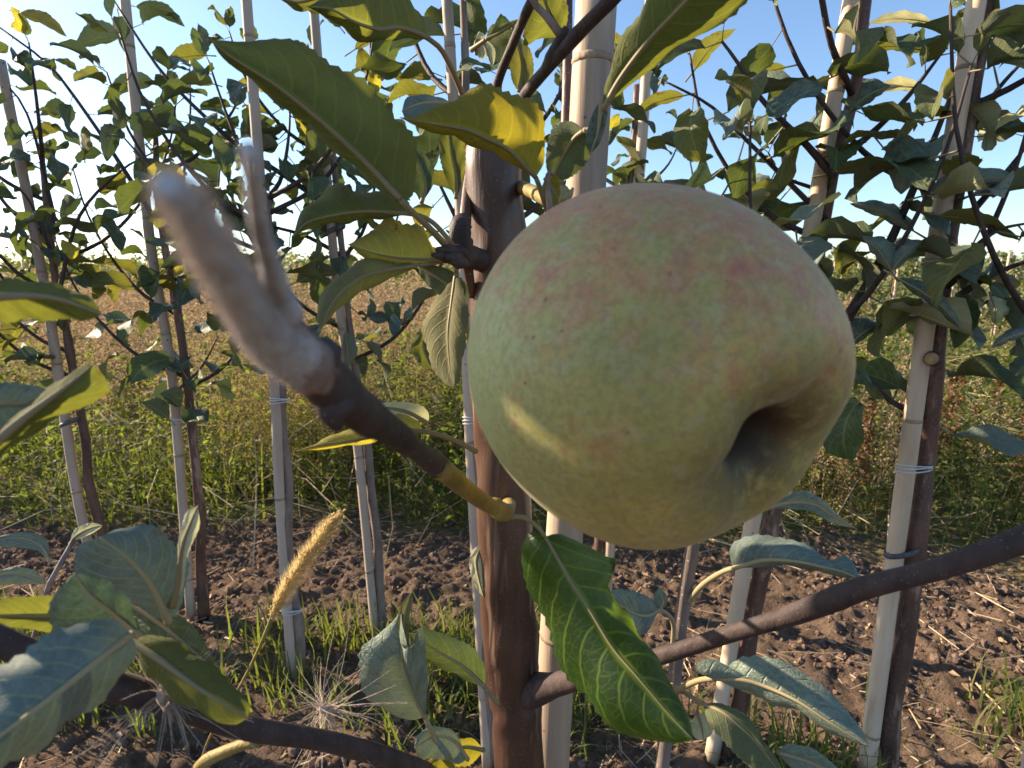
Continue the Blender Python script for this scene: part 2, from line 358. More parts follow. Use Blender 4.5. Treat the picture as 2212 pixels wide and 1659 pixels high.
M['grass'] = simple_leaf('grass_blade', (0.030, 0.055, 0.014), (0.26, 0.32, 0.04), 0.34, (0.15, 0.15, 0.055))
M['weed'] = simple_leaf('weed_leaf', (0.020, 0.040, 0.012), (0.26, 0.34, 0.035), 0.32, (0.155, 0.135, 0.050))
M['dry'] = simple_leaf('dry_weed', (0.17, 0.11, 0.060), (0.44, 0.30, 0.15), 0.25, (0.48, 0.35, 0.21))
M['straw'] = simple_leaf('straw', (0.30, 0.22, 0.13), (0.5, 0.4, 0.22), 0.15, (0.60, 0.49, 0.33))
M['dock'] = simple_leaf('dock_seed', (0.12, 0.060, 0.028), (0.28, 0.15, 0.06), 0.22, (0.25, 0.13, 0.055))
M['farleaf'] = simple_leaf('far_leaf', (0.060, 0.080, 0.035), (0.26, 0.30, 0.06), 0.30, (0.19, 0.20, 0.105))
M['foxtail'] = simple_leaf('foxtail_bristle', (0.50, 0.39, 0.19), (0.66, 0.52, 0.24), 0.45, (0.72, 0.60, 0.36))

# ------------------------------------------------------------------ ground
def soilmask(x, y):
    """1 = litter/weeds, 0 = bare soil"""
    e = (fbm(x, y, 3.0, 3, 5) - 0.5)
    far = np.clip((y - (1.17 - 0.08 * x) + e * 0.35) / 0.12, 0, 1)
    return far
def gz(x, y):
    x = np.asarray(x, float); y = np.asarray(y, float); m = soilmask(x, y)
    c = np.abs(fbm(x, y, 22, 4, 3) - 0.5) * 2; c2 = fbm(x, y, 5, 3, 9) - 0.5
    near = np.clip(1.2 - np.hypot(x, y - 1) / 4, 0, 1)
    c3 = np.abs(fbm(x, y, 60, 4, 13) - 0.5) * 2
    return (0.034 * c2 + (0.024 * (c - 0.2) + 0.012 * (c3 - .2)) * (1 - 0.6 * m)) * near + 0.02 * (fbm(x, y, 0.7, 2, 4) - 0.5)
def axis(lo, hi, step, far, k):
    a = list(np.arange(lo, hi, step)); s = step; p = a[-1]
    while p < far: s *= k; p += s; a.append(p)
    s = step; p = a[0]; pre = []
    while p > -far: s *= k; p -= s; pre.append(p)
    return np.array(pre[::-1] + a)
ax = axis(-1.35, 1.35, 0.0062, 900, 1.16); ay = axis(0.42, 1.55, 0.0055, 900, 1.12); ay = ay[ay > -40]
X, Y = np.meshgrid(ax, ay); Z = gz(X, Y)
nx = len(ax); ny = len(ay); i, j = np.meshgrid(np.arange(ny - 1), np.arange(nx - 1), indexing='ij'); a = i * nx + j
g = mk('ground', np.stack([X.ravel(), Y.ravel(), Z.ravel()], -1), np.stack([a, a + 1, a + nx + 1, a + nx], -1).reshape(-1, 4), M['soil'], col=soilmask(X, Y).ravel())
g['kind'] = 'structure'

# ------------------------------------------------------------------ ground clutter (masses nobody could count)
def jit(n, x0, x1, y0, y1): return rng.uniform(x0, x1, n), rng.uniform(y0, y1, n)
def blade(k=4, bend=0.55, w=0.035):
    t = np.linspace(0, 1, k + 1); V = []
    for q in t:
        a = q * bend * 1.6; x = (1 - math.cos(a)) / 1.6 / bend * 0.9; z = math.sin(a) / (1.6 * bend)
        ww = w * (1 - q) ** 0.7 + 0.002
        V += [(x, -ww, z + .004), (x, ww, z + .004)]
    F = [(2 * i, 2 * i + 1, 2 * i + 3, 2 * i + 2) for i in range(k)]
    return np.array(V), np.array(F)
def zrot(az, lean=None):
    n = len(az); c, s = np.cos(az), np.sin(az); R = np.zeros((n, 3, 3)); R[:, 0, 0] = c; R[:, 0, 1] = -s; R[:, 1, 0] = s; R[:, 1, 1] = c; R[:, 2, 2] = 1
    if lean is not None:
        cl, sl = np.cos(lean), np.sin(lean); T = np.zeros((n, 3, 3)); T[:, 0, 0] = cl; T[:, 0, 2] = sl; T[:, 2, 0] = -sl; T[:, 2, 2] = cl; T[:, 1, 1] = 1
        R = np.einsum('nij,njk->nik', R, T)
    return R
def grass_field(name, x, y, h, hw, mat, tintf, label=None):
    parts = []; cols = []
    for b, bend in enumerate((0.35, 0.7, 1.05)):
        s = (np.arange(len(x)) % 3) == b; n = s.sum()
        tv, tf = blade(4, bend, 0.5)
        R = zrot(rng.uniform(0, 2 * math.pi, n), rng.normal(0.1, 0.28, n))
        sc = np.stack([h[s], hw[s], h[s]], -1)
        V, F = scatter(tv, tf, np.stack([x[s], y[s], gz(x[s], y[s])], -1), R, sc)
        parts.append((V, [F])); cols.append(np.repeat(tintf[s], len(tv)))
    V, F = merge(parts)
    o = mk(name, V, F, mat, col=np.concatenate(cols)); tag(o, label, kind='stuff'); return o
def keep(x, y, prob):
    k = rng.random(len(x)) < prob; return x[k], y[k]

# near grass, in tufts at the foot of the rows
x, y = jit(34000, -1.0, 1.6, 0.42, 1.0)
d = fbm(x, y, 5.5, 3, 21); zone = np.clip(1 - np.abs(y - (0.73 - 0.17 * (x > 0.15))) / 0.17, 0, 1)
bl = np.clip(1 - np.clip((-.15 - x) / .12, 0, 1) * np.clip((.70 - y) / .08 + .5 * (vn(x * 9, y * 9, 5) - .5), 0, 1), 0, 1)
x, y = keep(x, y, np.clip((d - 0.365 + .25 * (vn(x * 30, y * 30, 8) - .5)) * 4.5, 0, 1) ** 1.3 * np.clip(zone * 1.5, 0, 1) * bl)
n = len(x); grass_field('grass', x, y, rng.uniform(0.02, 0.10, n), rng.uniform(0.0022, 0.0048, n), M['grass'], rng.random(n), 'green grass tufts at the foot of the young trees')
# grass beyond the soil strip
x, y = jit(30000, -2.6, 3.4, 1.15, 4.2)
d = fbm(x, y, 2.2, 3, 31); m = soilmask(x, y)
x, y = keep(x, y, m * np.clip((d - 0.30) * 3.2, 0.08, 1) * np.clip(2.2 / (y + 0.2), 0.2, 1))
n = len(x); grass_field('tall_grass', x, y, rng.uniform(0.06, 0.27, n), rng.uniform(0.0020, 0.006, n), M['grass'], rng.random(n) ** 1.3, 'rank green grass growing between the tree rows')
# broad leaved weeds
lv = np.array([(0, 0, 0), (0.35, -0.24, 0.05), (0.42, 0, -0.03), (0.35, 0.24, 0.05), (1, 0, -0.10)]); lf_ = np.array([(0, 1, 2), (0, 2, 3), (1, 4, 2), (2, 4, 3)])
def leafcloud(name, x, y, zmin, ztop, size, mat, label, tint=None, droop=0.2):
    n = len(x); z = gz(x, y) + zmin + (ztop - zmin) * rng.random(n) ** 0.8
    R = rotm(rng.uniform(0, 2 * math.pi, n), rng.normal(-droop, 0.5, n), rng.normal(0, 0.6, n))
    V, F = scatter(lv, lf_, np.stack([x, y, z], -1), R, size)
    o = mk(name, V, F, mat, col=np.repeat(rng.random(n) if tint is None else tint, len(lv))); return tag(o, label, kind='stuff')
x, y = jit(230000, -2.8, 3.6, 1.2, 4.2); m = soilmask(x, y)
d = fbm(x, y, 1.7, 4, 41) - 0.06 * (y > 2.0)
x, y = keep(x, y, m * np.clip((d - 0.33) * 5, 0.12, 1) * np.clip((1.8 / y) ** 3.2, 0.05, 1))
n = len(x); hh = 0.05 + 0.42 * np.clip((fbm(x, y, 3.4, 4, 43) - 0.34) * 3.2, 0, 1) * np.clip((y - 1.05) * 4.0, 0.3, 1)
ct = np.clip((fbm(x, y, 4.5, 3, 47) - .35) * 2.4 + rng.normal(0, .22, n), 0, 1)
leafcloud('weeds', x, y, 0.0, hh, rng.uniform(0.008, 0.030, n) * np.clip(y / 1.7, .9, 1.6), M['weed'], 'leafy green weeds between the tree rows', tint=ct)
# dry golden brown weeds: stems with seedy side twigs
def dryfield(name, x, y, H, label, per=70, mat='dry', seedlen=0.012, spread=0.16):
    sv, sf = blade(3, 0.25, 0.5); n = len(x)
    R = zrot(rng.uniform(0, 2 * math.pi, n), rng.normal(0, 0.16, n)); z0 = gz(x, y)
    base = np.stack([x, y, z0], -1)
    V1, F1 = scatter(sv, sf, base, R, np.stack([H, np.full(n, 0.003), H], -1))
    k = per; t = rng.uniform(0.28, 1.0, (n, k)); loc = np.stack([0.12 * t ** 2 * H[:, None], np.zeros((n, k)), t * H[:, None] * 0.98], -1)
    rr = spread * (1.12 - t) * H[:, None] * rng.random((n, k)) ** 0.6; an = rng.uniform(0, 2 * math.pi, (n, k))
    loc[..., 0] += rr * np.cos(an); loc[..., 1] += rr * np.sin(an); loc[..., 2] += rr * 1.0
    pos = np.einsum('nij,nkj->nki', R, loc) + base[:, None]
    q = np.array([(0, -.22, 0), (0.5, .25, 0.1), (1, 0, 0), (0.5, -.3, -.1)]); N = n * k
    R2 = rotm(rng.uniform(0, 2 * math.pi, N), rng.normal(0.5, 0.5, N), rng.uniform(-1.5, 1.5, N))
    V2, F2 = scatter(q, np.array([(0, 1, 2), (0, 2, 3)]), pos.reshape(-1, 3), R2, rng.uniform(0.5, 1.4, N) * seedlen * np.repeat(np.clip(y / 2.2, 0.8, 2), k))
    V, F = merge([(V1, [F1]), (V2, [F2])])
    tint = np.concatenate([np.repeat(rng.random(n) * 0.6, len(sv)), np.repeat(np.clip(np.repeat(rng.random(n), k) * 0.7 + rng.random(N) * 0.3, 0, 1), 4)])
    return tag(mk(name, V, F, M[mat], col=tint), label, kind='stuff')
x, y = jit(4200, -4.5, 6.0, 1.45, 6.5); d = fbm(x, y, 0.9, 3, 51)
x, y = keep(x, y, np.clip((d - 0.30) * 4, 0, 1) * np.where(x < 0.3, 1.0, 0.55) * np.where((x < -0.9) & (y < 1.9), 0.35, 1))
n = len(x); dryfield('dry_weeds', x, y, rng.uniform(0.18, 0.66, n) * np.where(x > 0.3, 0.85, 1) * np.clip(.62 + (y - 1.45) * .6, .6, 1), 'dry golden brown weeds standing beyond the soil strip', 64)
x, y = jit(3500, -16, 20, 6.0, 22); n = len(x)
dryfield('far_dry_weeds', x, y, rng.uniform(0.25, 0.5, n), 'dry weeds far off between the small trees', 26, seedlen=0.014)
x, y = jit(18000, -16, 20, 4.0, 24); n = len(x)
leafcloud('far_weeds', x, y, 0.0, rng.uniform(0.05, 0.26, n), rng.uniform(0.03, 0.08, n), M['weed'], 'green weeds far off between the small trees')
M['goldweed'] = simple_leaf('gold_weed', (0.11, 0.09, 0.028), (0.36, 0.30, 0.08), 0.3, (0.30, 0.24, 0.10))
x = rng.normal(-.62, .16, 150); y = rng.uniform(1.42, 1.9, 150)
dryfield('feathery_weeds', x, y, rng.uniform(.30, .50, 150), 'feathery golden weeds between the two left canes and the felted shoot', 150, 'goldweed', .009, .22)
x = rng.normal(.86, .13, 90); y = rng.uniform(1.25, 1.75, 90)
dryfield('tan_weeds', x, y, rng.uniform(.22, .40, 90), 'tan feathery weeds rising between the apple and the right cane', 130, 'dry', .008, .20)
x = rng.uniform(-3.2, .6, 330); y = rng.uniform(1.55, 3.8, 330)
dryfield('tall_dry_weeds', x, y, rng.uniform(.34, .62, 330) * np.clip(.75 + .15 * y, 1, 1.25), 'tall tan weeds standing above the rest behind the left canes', 170, 'dry', .011, .26)
# fallen stalks tangled in the weeds
n = 2600; x, y = jit(n, -2.2, 3.0, 1.15, 3.2); sv = np.array([(-.5, -.5, 0), (-.5, .5, 0), (0, -.5, .10), (0, .5, .10), (.5, -.3, -.04), (.5, .3, -.04)]); sf = np.array([(0, 1, 3, 2), (2, 3, 5, 4)])
ln = rng.uniform(.08, .42, n); z = gz(x, y) + rng.uniform(.02, .20, n) * np.clip((y - 1.1) * 3, .15, 1)
V, F = scatter(sv, sf, np.stack([x, y, z], -1), rotm(rng.uniform(0, 6.3, n), rng.normal(0, .5, n), rng.normal(0, .6, n)), np.stack([ln, rng.uniform(.0012, .0030, n), ln], -1))
tag(mk('fallen_stalks', V, F, M['straw'], col=np.repeat(rng.random(n) * .8, 6)), 'dry fallen stalks tangled through the weeds', kind='stuff')
x, y = jit(1500, -2.3, 3.0, 1.22, 2.9); d = fbm(x, y, 2.4, 3, 91); x, y = keep(x, y, np.clip((d - .38) * 6, 0, 1)); n = len(x)
dryfield('leafy_stalks', x, y, rng.uniform(.10, .36, n) * np.clip(.45 + (y - 1.2) * 1.1, .4, 1), 'leafy upright weed stalks at the edge of the soil', 36, 'weed', .020, .30)
x, y = jit(1500, -1.4, 1.8, .45, 1.5); n = len(x)
V, F = scatter(lv * np.array([1, 1.2, 2.5]), lf_, np.stack([x, y, gz(x, y) + .008], -1), rotm(rng.uniform(0, 6.3, n), rng.normal(0, .35, n), rng.normal(0, .6, n)), rng.uniform(.005, .015, n))
tag(mk('leaf_litter', V, F, M['dry'], col=np.repeat(rng.random(n), len(lv))), 'crumbled dead leaves lying on the soil', kind='stuff')
# clods
ico = []
t = (1 + 5 ** .5) / 2
iv = np.array([(-1, t, 0), (1, t, 0), (-1, -t, 0), (1, -t, 0), (0, -1, t), (0, 1, t), (0, -1, -t), (0, 1, -t), (t, 0, -1), (t, 0, 1), (-t, 0, -1), (-t, 0, 1)]) / 1.9
iv = iv * rng.uniform(0.75, 1.2, (12, 1)); it = np.array([(0, 11, 5), (0, 5, 1), (0, 1, 7), (0, 7, 10), (0, 10, 11), (1, 5, 9), (5, 11, 4), (11, 10, 2), (10, 7, 6), (7, 1, 8), (3, 9, 4), (3, 4, 2), (3, 2, 6), (3, 6, 8), (3, 8, 9), (4, 9, 5), (2, 4, 11), (6, 2, 10), (8, 6, 7), (9, 8, 1)])
x, y = jit(70000, -1.5, 1.7, 0.42, 1.45); x, y = keep(x, y, (1 - soilmask(x, y)) * np.clip((fbm(x, y, 7, 3, 61) - 0.30) * 4, 0.1, 1)); n = len(x)
sz = 0.0010 + 0.0080 * rng.random(n) ** 9
V, F = scatter(iv, it, np.stack([x, y, gz(x, y) + sz * 0.1], -1), rotm(rng.uniform(0, 6.3, n), rng.uniform(-1.5, 1.5, n), rng.uniform(0, 6, n)), np.stack([sz, sz * rng.uniform(.6, 1, n), sz * rng.uniform(.6, 1, n)], -1))
tag(mk('soil_clods', V, F, M['clod'], smooth=False, col=np.repeat(rng.random(n), 12)), 'crumbly brown soil clods on the bare strip', kind='stuff')
# straw and dead twigs
x, y = jit(6500, -1.5, 1.7, 0.42, 1.6); x, y = keep(x, y, np.where(x > 0.1, 0.95, 0.25) * np.clip((fbm(x, y, 5, 3, 77) - .35) * 6, .1, 1)); n = len(x)
sv = np.array([(-.5, -.5, 0), (-.5, .5, 0), (-.17, -.5, .012), (-.17, .5, .012), (.17, -.5, .0), (.17, .5, .0), (.5, -.3, .02), (.5, .3, .02)]); sf = np.array([(0, 1, 3, 2), (2, 3, 5, 4), (4, 5, 7, 6)])
ln = 0.010 + 0.10 * rng.random(n) ** 3.2
V, F = scatter(sv, sf, np.stack([x, y, gz(x, y) + 0.005], -1), rotm(rng.uniform(0, 6.3, n), rng.normal(0, 0.12, n), rng.normal(0, 0.6, n)), np.stack([ln, rng.uniform(.0008, .0024, n), ln], -1))
tag(mk('straw', V, F, M['straw'], col=np.repeat(rng.random(n), 8)), 'bits of straw and dead twigs strewn on the soil', kind='stuff')

# ------------------------------------------------------------------ leaf templates
def leaf_template(k, fold, curl, twist, wav, W=0.29, n=12, m=3, holes=False):
    """unit leaf along +X, normal +Z, petiole behind origin; returns mesh (verts, faces, uv)."""
    us = np.linspace(0, 1, n + 1); V, UV = [], []
    r = random.Random(k)
    ph = r.uniform(0, 6)
    for i, u in enumerate(us):
        wd = W * (math.sin(math.pi * min(1, u ** 0.72 * 0.99 + 0.005)) ** 0.75) * (1 - 0.12 * u)
        if u > 0.93: wd *= max(0.05, (1 - u) / 0.07 * 0.6)
        a = curl * u; xx = math.sin(a) / curl if abs(curl) > 1e-3 else u; zz = -(1 - math.cos(a)) / curl if abs(curl) > 1e-3 else 0
        nx_, nz_ = math.sin(a), math.cos(a)
        for j in range(-m, m + 1):
            t = j / m; f = fold + 0.15 * math.sin(u * 3 + ph)
            ser = 1 + (0.07 if (i % 2) else -0.02) * (abs(t) == 1) * (0 < i < n)
            yy = t * wd * ser; lift = abs(yy) * math.sin(f) + wav * math.sin(u * 9 + ph + t * 2) * abs(t) * 0.12
            yy = yy * math.cos(f)
            tw = twist * u; y2 = yy * math.cos(tw) - lift * math.sin(tw); l2 = yy * math.sin(tw) + lift * math.cos(tw)
            V.append((xx + nx_ * l2, y2, zz + nz_ * l2)); UV.append((u, 0.5 + 0.5 * t))
    w_ = 2 * m + 1; F = [(i * w_ + j, (i + 1) * w_ + j, (i + 1) * w_ + j + 1, i * w_ + j + 1) for i in range(n) for j in range(2 * m)]
    V = np.array(V); F = np.array(F); UV = np.array(UV)
    pp = cr([(-0.30, 0, 0.10), (-0.16, 0, 0.055), (0.02, 0, -0.004)], 5)
    tv, tf, tcp, tuv = tube_arr(pp, [0.016, 0.013, 0.012, 0.011, 0.008], 4)
    uvp = np.tile([[-1.0, 0.5]], (len(tv), 1))
    VV, FF = merge([(V, [F]), (tv, [tf, tcp])])
    return VV, FF, np.vstack([UV, uvp])
TPL = []
for k, (f, c, tw, wv) in enumerate([(0.25, 0.7, 0.1, 0.5), (0.5, 1.1, -0.3, 0.8), (0.15, 0.4, 0.3, 0.6), (0.8, 0.9, 0.2, 0.5), (-0.1, 1.2, 0.5, 0.8), (0.35, 1.6, -0.5, 0.6), (0.6, 0.3, 0.0, 1.0), (0.2, -0.4, 0.2, 0.6)]):
    TPL.append(leaf_template(k, f, c, tw, wv, W=[0.29, 0.31, 0.34, 0.30, 0.27, 0.33, 0.30, 0.28][k]))
LMESH = {}
def lmesh(k, mt):
    if (k, mt) not in LMESH:
        V, F, uv = TPL[k]; LMESH[(k, mt)] = mesh_only('leaf', V, F, LM[mt], uv=uv)
    return LMESH[(k, mt)]
def put_leaf(root, pos, d, up, L, mt, k=None):
    d = Vector(d).normalized(); up = Vector(up); y = up.cross(d)
    if y.length < 1e-3: y = Vector((0, 1, 0)).cross(d)
    y.normalize(); z = d.cross(y)
    # template's petiole starts at (-0.30,0,0.10)*L
    R = Matrix((d, y, z)).transposed()
    k = rnd.randrange(len(TPL)) if k is None else k
    o = bpy.data.objects.new('leaf', lmesh(k, mt)); COL.objects.link(o); o.parent = root
    p = Vector(pos) - R @ Vector((-0.30 * L, 0, 0.10 * L)) - root.location
    o.matrix_local = Matrix.Translation(p) @ R.to_4x4() @ Matrix.Scale(L, 4)
    return o
def palette(pal):
    r = rnd.random(); s = 0
    for k, p in pal:
        s += p
        if r < s: return k
    return pal[0][0]
PAL_MID = [('green', .46), ('teal', .34), ('olive', .18), ('yellow', .02)]
PAL_R = [('green', .34), ('teal', .26), ('olive', .23), ('pale', .12), ('yellow', .01), ('cream', .04)]
def leafy(root, path, spacing=0.03, L=(0.05, 0.085), pal=PAL_MID, start=0.12, droop=0.5, tipn=2):
    """alternate leaves spiralling up a shoot"""
    path = np.asarray(path); seg = np.linalg.norm(np.diff(path, axis=0), axis=1); tot = seg.sum(); cum = np.concatenate([[0], np.cumsum(seg)])
    s = start * tot; a = rnd.uniform(0, 6)
    while s < tot:
        i = min(int(np.searchsorted(cum, s)) - 1, len(path) - 2); i = max(i, 0)
        p = path[i] + (path[i + 1] - path[i]) * ((s - cum[i]) / seg[i]); T = Vector(path[i + 1] - path[i]).normalized()
        A = T.cross(Vector((0.1, 0.2, 1)) if abs(T.z) < 0.9 else Vector((1, 0, 0))).normalized(); Bv = T.cross(A)
        out = A * math.cos(a) + Bv * math.sin(a)
        if rnd.random() < 0.9:
            d = out * 1.0 + T * rnd.uniform(0.1, 0.7) + Vector((0, 0, -droop * rnd.uniform(0.2, 1.3)))
            up = Vector((rnd.gauss(0, .35), rnd.gauss(0, .35), 1)) + T * 0.3
            put_leaf(root, p, d, up, rnd.uniform(*L) * (1 - 0.25 * (s / tot) ** 3), palette(pal))
        a += 2.4 + rnd.gauss(0, 0.3); s += spacing * rnd.uniform(0.6, 1.4)
    T = Vector(path[-1] - path[-2]).normalized()
    for q in range(tipn):
        d = T + Vector((rnd.gauss(0, .6), rnd.gauss(0, .6), rnd.gauss(0, .3)))
        put_leaf(root, path[-1], d, (rnd.gauss(0, .5), rnd.gauss(0, .5), 1), rnd.uniform(0.35, 0.6) * L[1], palette(pal))

# ------------------------------------------------------------------ canes and row trees
def stem_path(bot, top, Y, mids=()):
    pts = [bot] + [PY(px, py, Y) for px, py in mids] + [PY(top[0], top[1], Y)]
    return pts
def cane(name, label, pts, r, mat='cane', nodes=5, ties=(), group='bamboo canes staking the young trees', s=1):
    root = thing(name, label, 'cane', pts[0], group)
    path = cr(pts, 26); n = len(path); t = np.linspace(0, 1, n)
    tube('pole', path, r * (1.04 - 0.16 * t), M[mat], root, 14, 0.03, s)
    fine = cr(pts, 200)
    for k in range(nodes):
        i = int(200 * (k + 0.5 + rnd.uniform(-.2, .2)) / nodes); i = min(max(i, 2), 197)
        rr = r * (1.04 - 0.16 * i / 200)
        d = (fine[i + 1] - fine[i]); d = d / np.linalg.norm(d)
        p = np.array([fine[i] - d * 0.0022, fine[i] - d * 0.0008, fine[i] + d * 0.0008, fine[i] + d * 0.0022])
        tube('node', p, [rr * 1.005, rr * 1.05, rr * 1.045, rr * 1.005], M['node'], root, 14)
    for py_frac, side, mt in ties:
        i = int(199 * py_frac); rr = r * 1.12; c = fine[i]
        parts = []
        for q in range(3 if mt == 'tie' else 1):
            an = np.linspace(0, 2 * math.pi, 27)
            el = np.stack([c[0] + side * r * 0.9 + (rr + abs(side) * r * 0.9) * np.cos(an), c[1] + rr * np.sin(an), c[2] + (q - 1) * 0.0022 + 0.002 * np.cos(an * 1 + q)], -1)
            v, f, cp, _ = tube_arr(el, 0.0008 if mt == 'tie' else 0.0012, 6); 
            if mt != 'tie': v[:, 2] = c[2] + (v[:, 2] - c[2]) * 3.0
            parts.append((v, [f, cp]))
        V, F = merge(parts); mk('tie', V, F, M['tie' if mt == 'tie' else 'tie_dark'], root)
    return root
def row_tree(label, pts, r, branches=(), auto=6, zrange=(0.45, 1.2), pal=PAL_MID, spacing=0.03, L=(0.05, 0.085), blen=(0.14, 0.32), mat='trunk', group='young apple trees in the next row', trunkleaves=True, seed=0, lean=0.6):
    global rnd
    rnd = random.Random(100 + seed)
    root = thing('apple_tree', label, 'tree', pts[0], group)
    path = cr(pts, 40); n = len(path); t = np.linspace(0, 1, n)
    knob = 1 + 0.30 * np.maximum(0, vn(t * 30, t * 0 + seed, 3) - 0.66) / 0.34 + .06 * vn(t * 60, t * 0, seed)
    path = path + np.stack([(vn(t * 9, t * 0, seed) - .5) * r * .9, (vn(t * 9, t * 0, seed + 9) - .5) * r * .9, t * 0], -1)
    tube('trunk', path, r * (1.1 - 0.62 * t) * knob, M[mat], root, 12, 0.10, seed)
    zs = path[:, 2]
    ps = [(np.array([tuple(p) for p in b]), w) for b, w in branches]
    for k in range(auto):
        z = zrange[0] + (zrange[1] - zrange[0]) * ((k + rnd.random() * .6) / max(auto, 1)) ** 1.1; i = int(np.argmin(abs(zs - z))); p0 = path[i]
        az = rnd.uniform(0, 2 * math.pi) if k % 2 else rnd.choice([0.1, 3.0]) + rnd.gauss(0, .5)
        ln = rnd.uniform(*blen); dx, dy = math.cos(az), math.sin(az) * 0.5
        ps.append((cr([p0, p0 + np.array([dx * .35, dy * .35, .30 * lean]) * ln, p0 + np.array([dx * .62, dy * .62, .9 * lean]) * ln, p0 + np.array([dx * .72, dy * .72, 1.45 * lean]) * ln], 5), 0.0032))
    for b, w in ps:
        q = cr(b, 14); tt = np.linspace(0, 1, 14)
        tube('branch', q, w * (1.1 - 0.75 * tt), M['twig'], root, 7, 0.06, seed)
        leafy(root, q, spacing, L, pal)
    if trunkleaves:
        i0 = int(np.argmin(abs(zs - zrange[0])))
        if i0 < n - 4: leafy(root, path[i0:], spacing * 0.9, L, pal, start=0.0)
    return root

def two(botpx, topx, dx, Yoff=0.0):
    b = G(*botpx); return b
# definitions: (bottom px), (middle px...), (top px), cane radius, trunk x shift in px
def Yof(px): return G(*px).y
def branchP(Y, pts, r):
    """px polyline at plane distances Y (or per point third value)"""
    return ([PY(p[0], p[1], p[2] if len(p) > 2 else Y) for p in pts], r)

rows = [
 # key, base px, mids, top, cane r, trunk offset px, cane label, tree label
 dict(b=(235, 1345), m=[(168, 1075), (100, 640)], t=(0, 130), r=.0085, dx=32, cl='leaning bamboo cane nearest the left edge, behind the blurred leaf', tl='young apple tree at the left edge with dark crown against bright sky', tie=[(.42, 1, 'tie_dark')], br=[([(118, 560), (60, 430), (0, 380)], .003), ([(125, 640), (170, 470), (260, 370), (330, 330)], .0032), ([(125, 500), (60, 250), (-20, 150)], .003)], auto=7),
 dict(b=(414, 1345), m=[(372, 820), (324, 520)], t=(264, -60), r=.0088, dx=30, cl='tall bamboo cane rising into the sky left of the felted bud', tl='young apple tree with low yellow lit leaves, second stem pair from the left', tie=[(.35, 1, 'tie')], br=[([(352, 500), (270, 370), (190, 250), (105, 140), (0, 60)], .0036), ([(352, 620), (450, 560), (520, 470)], .003), ([(362, 860), (430, 800), (470, 730)], .0025)], auto=6),
 dict(b=(632, 1465), m=[(606, 1100), (590, 780)], t=(528, -60), r=.0080, dx=16, cl='weathered cane bound tight to its stem, behind the felted bud', tl='slim apple tree directly behind the foxtail seed head', tie=[(.47, 1, 'tie'), (.12, 1, 'tie')], br=[([(545, 400), (510, 300), (480, 220), (450, 130)], .003), ([(560, 620), (480, 500), (390, 430), (270, 300)], .0032)], auto=4, z0=.62),
 dict(b=(812, 1385), m=[(772, 960), (722, 560)], t=(672, -60), r=.0078, dx=18, cl='bamboo cane between the foxtail and the thick trunk, tape near its middle', tl='apple tree with dark hanging leaves left of the yellow leaf cluster', tie=[(.42, 1, 'tie'), (.68, 1, 'tie_dark')], br=[([(745, 470), (600, 370), (520, 320), (430, 240), (345, 150), (245, 0)], .0042), ([(750, 560), (660, 510), (560, 480), (480, 430)], .0034), ([(745, 330), (790, 230), (800, 120), (795, 30)], .0028)], auto=6),
 dict(b=(1052, 1660), m=[(1015, 950), (1000, 560)], t=(962, -60), r=.0068, dx=8, cl='thin pale cane directly behind the left side of the thick trunk', tl='pale smooth young tree half hidden behind the thick trunk', tie=[(.5, 1, 'tie')], br=[([(1000, 500), (960, 420), (920, 330)], .0026)], auto=3, z0=.60, dtop=42),
 dict(b=(1310, 1300), m=[(1350, 700), (1385, 330)], t=(1408, -60), r=.0098, dx=-22, cl='cane with a dark stem beside it rising above the apple', tl='small apple tree whose dark stem shows just above the apple', tie=[(.7, -1, 'tie_dark')], br=[([(1375, 420), (1440, 360), (1470, 300)], .0026), ([(1370, 480), (1320, 430), (1290, 400)], .0024), ([(1410, 470), (1490, 400), (1490, 340)], .0026)], auto=4),
 dict(b=(1535, 1650), m=[(1625, 1130), (1740, 560)], t=(1850, -60), r=.0092, dx=34, cl='flat bamboo cane right of the apple with a wire tie near its top', tl='leafy apple tree just right of the apple with long arching shoots', tie=[(.66, 0, 'tie')], br=[([(1790, 480), (1720, 410), (1600, 290), (1530, 225), (1445, 180)], .0030), ([(1800, 380), (1740, 310), (1650, 220), (1590, 130), (1560, 90)], .0036), ([(1790, 360), (1880, 290), (1960, 210), (2030, 120)], .0042), ([(1800, 420), (1690, 380), (1660, 330)], .0024)], auto=5),
 dict(b=(1868, 1690), m=[(1990, 770), (2040, 420)], t=(2120, -60), r=.0096, dx=38, cl='pale bamboo cane near the right edge with wire ties and leaf shadows', tl='sturdy dark stemmed apple tree near the right edge with a sawn stub', tie=[(.43, 1, 'tie'), (.33, 1, 'tie_dark'), (.68, 0, 'tie')], br=[([(2070, 640), (2150, 590), (2290, 540)], .0036), ([(1830, 690), (1900, 570), (1960, 440), (2030, 270), (2075, 150)], .0052), ([(2080, 480), (2150, 400), (2230, 300)], .0036), ([(2085, 300), (2150, 200), (2240, 100)], .0030), ([(2080, 560), (2150, 500), (2230, 480)], .0026)], auto=6),
]
ROOT = []
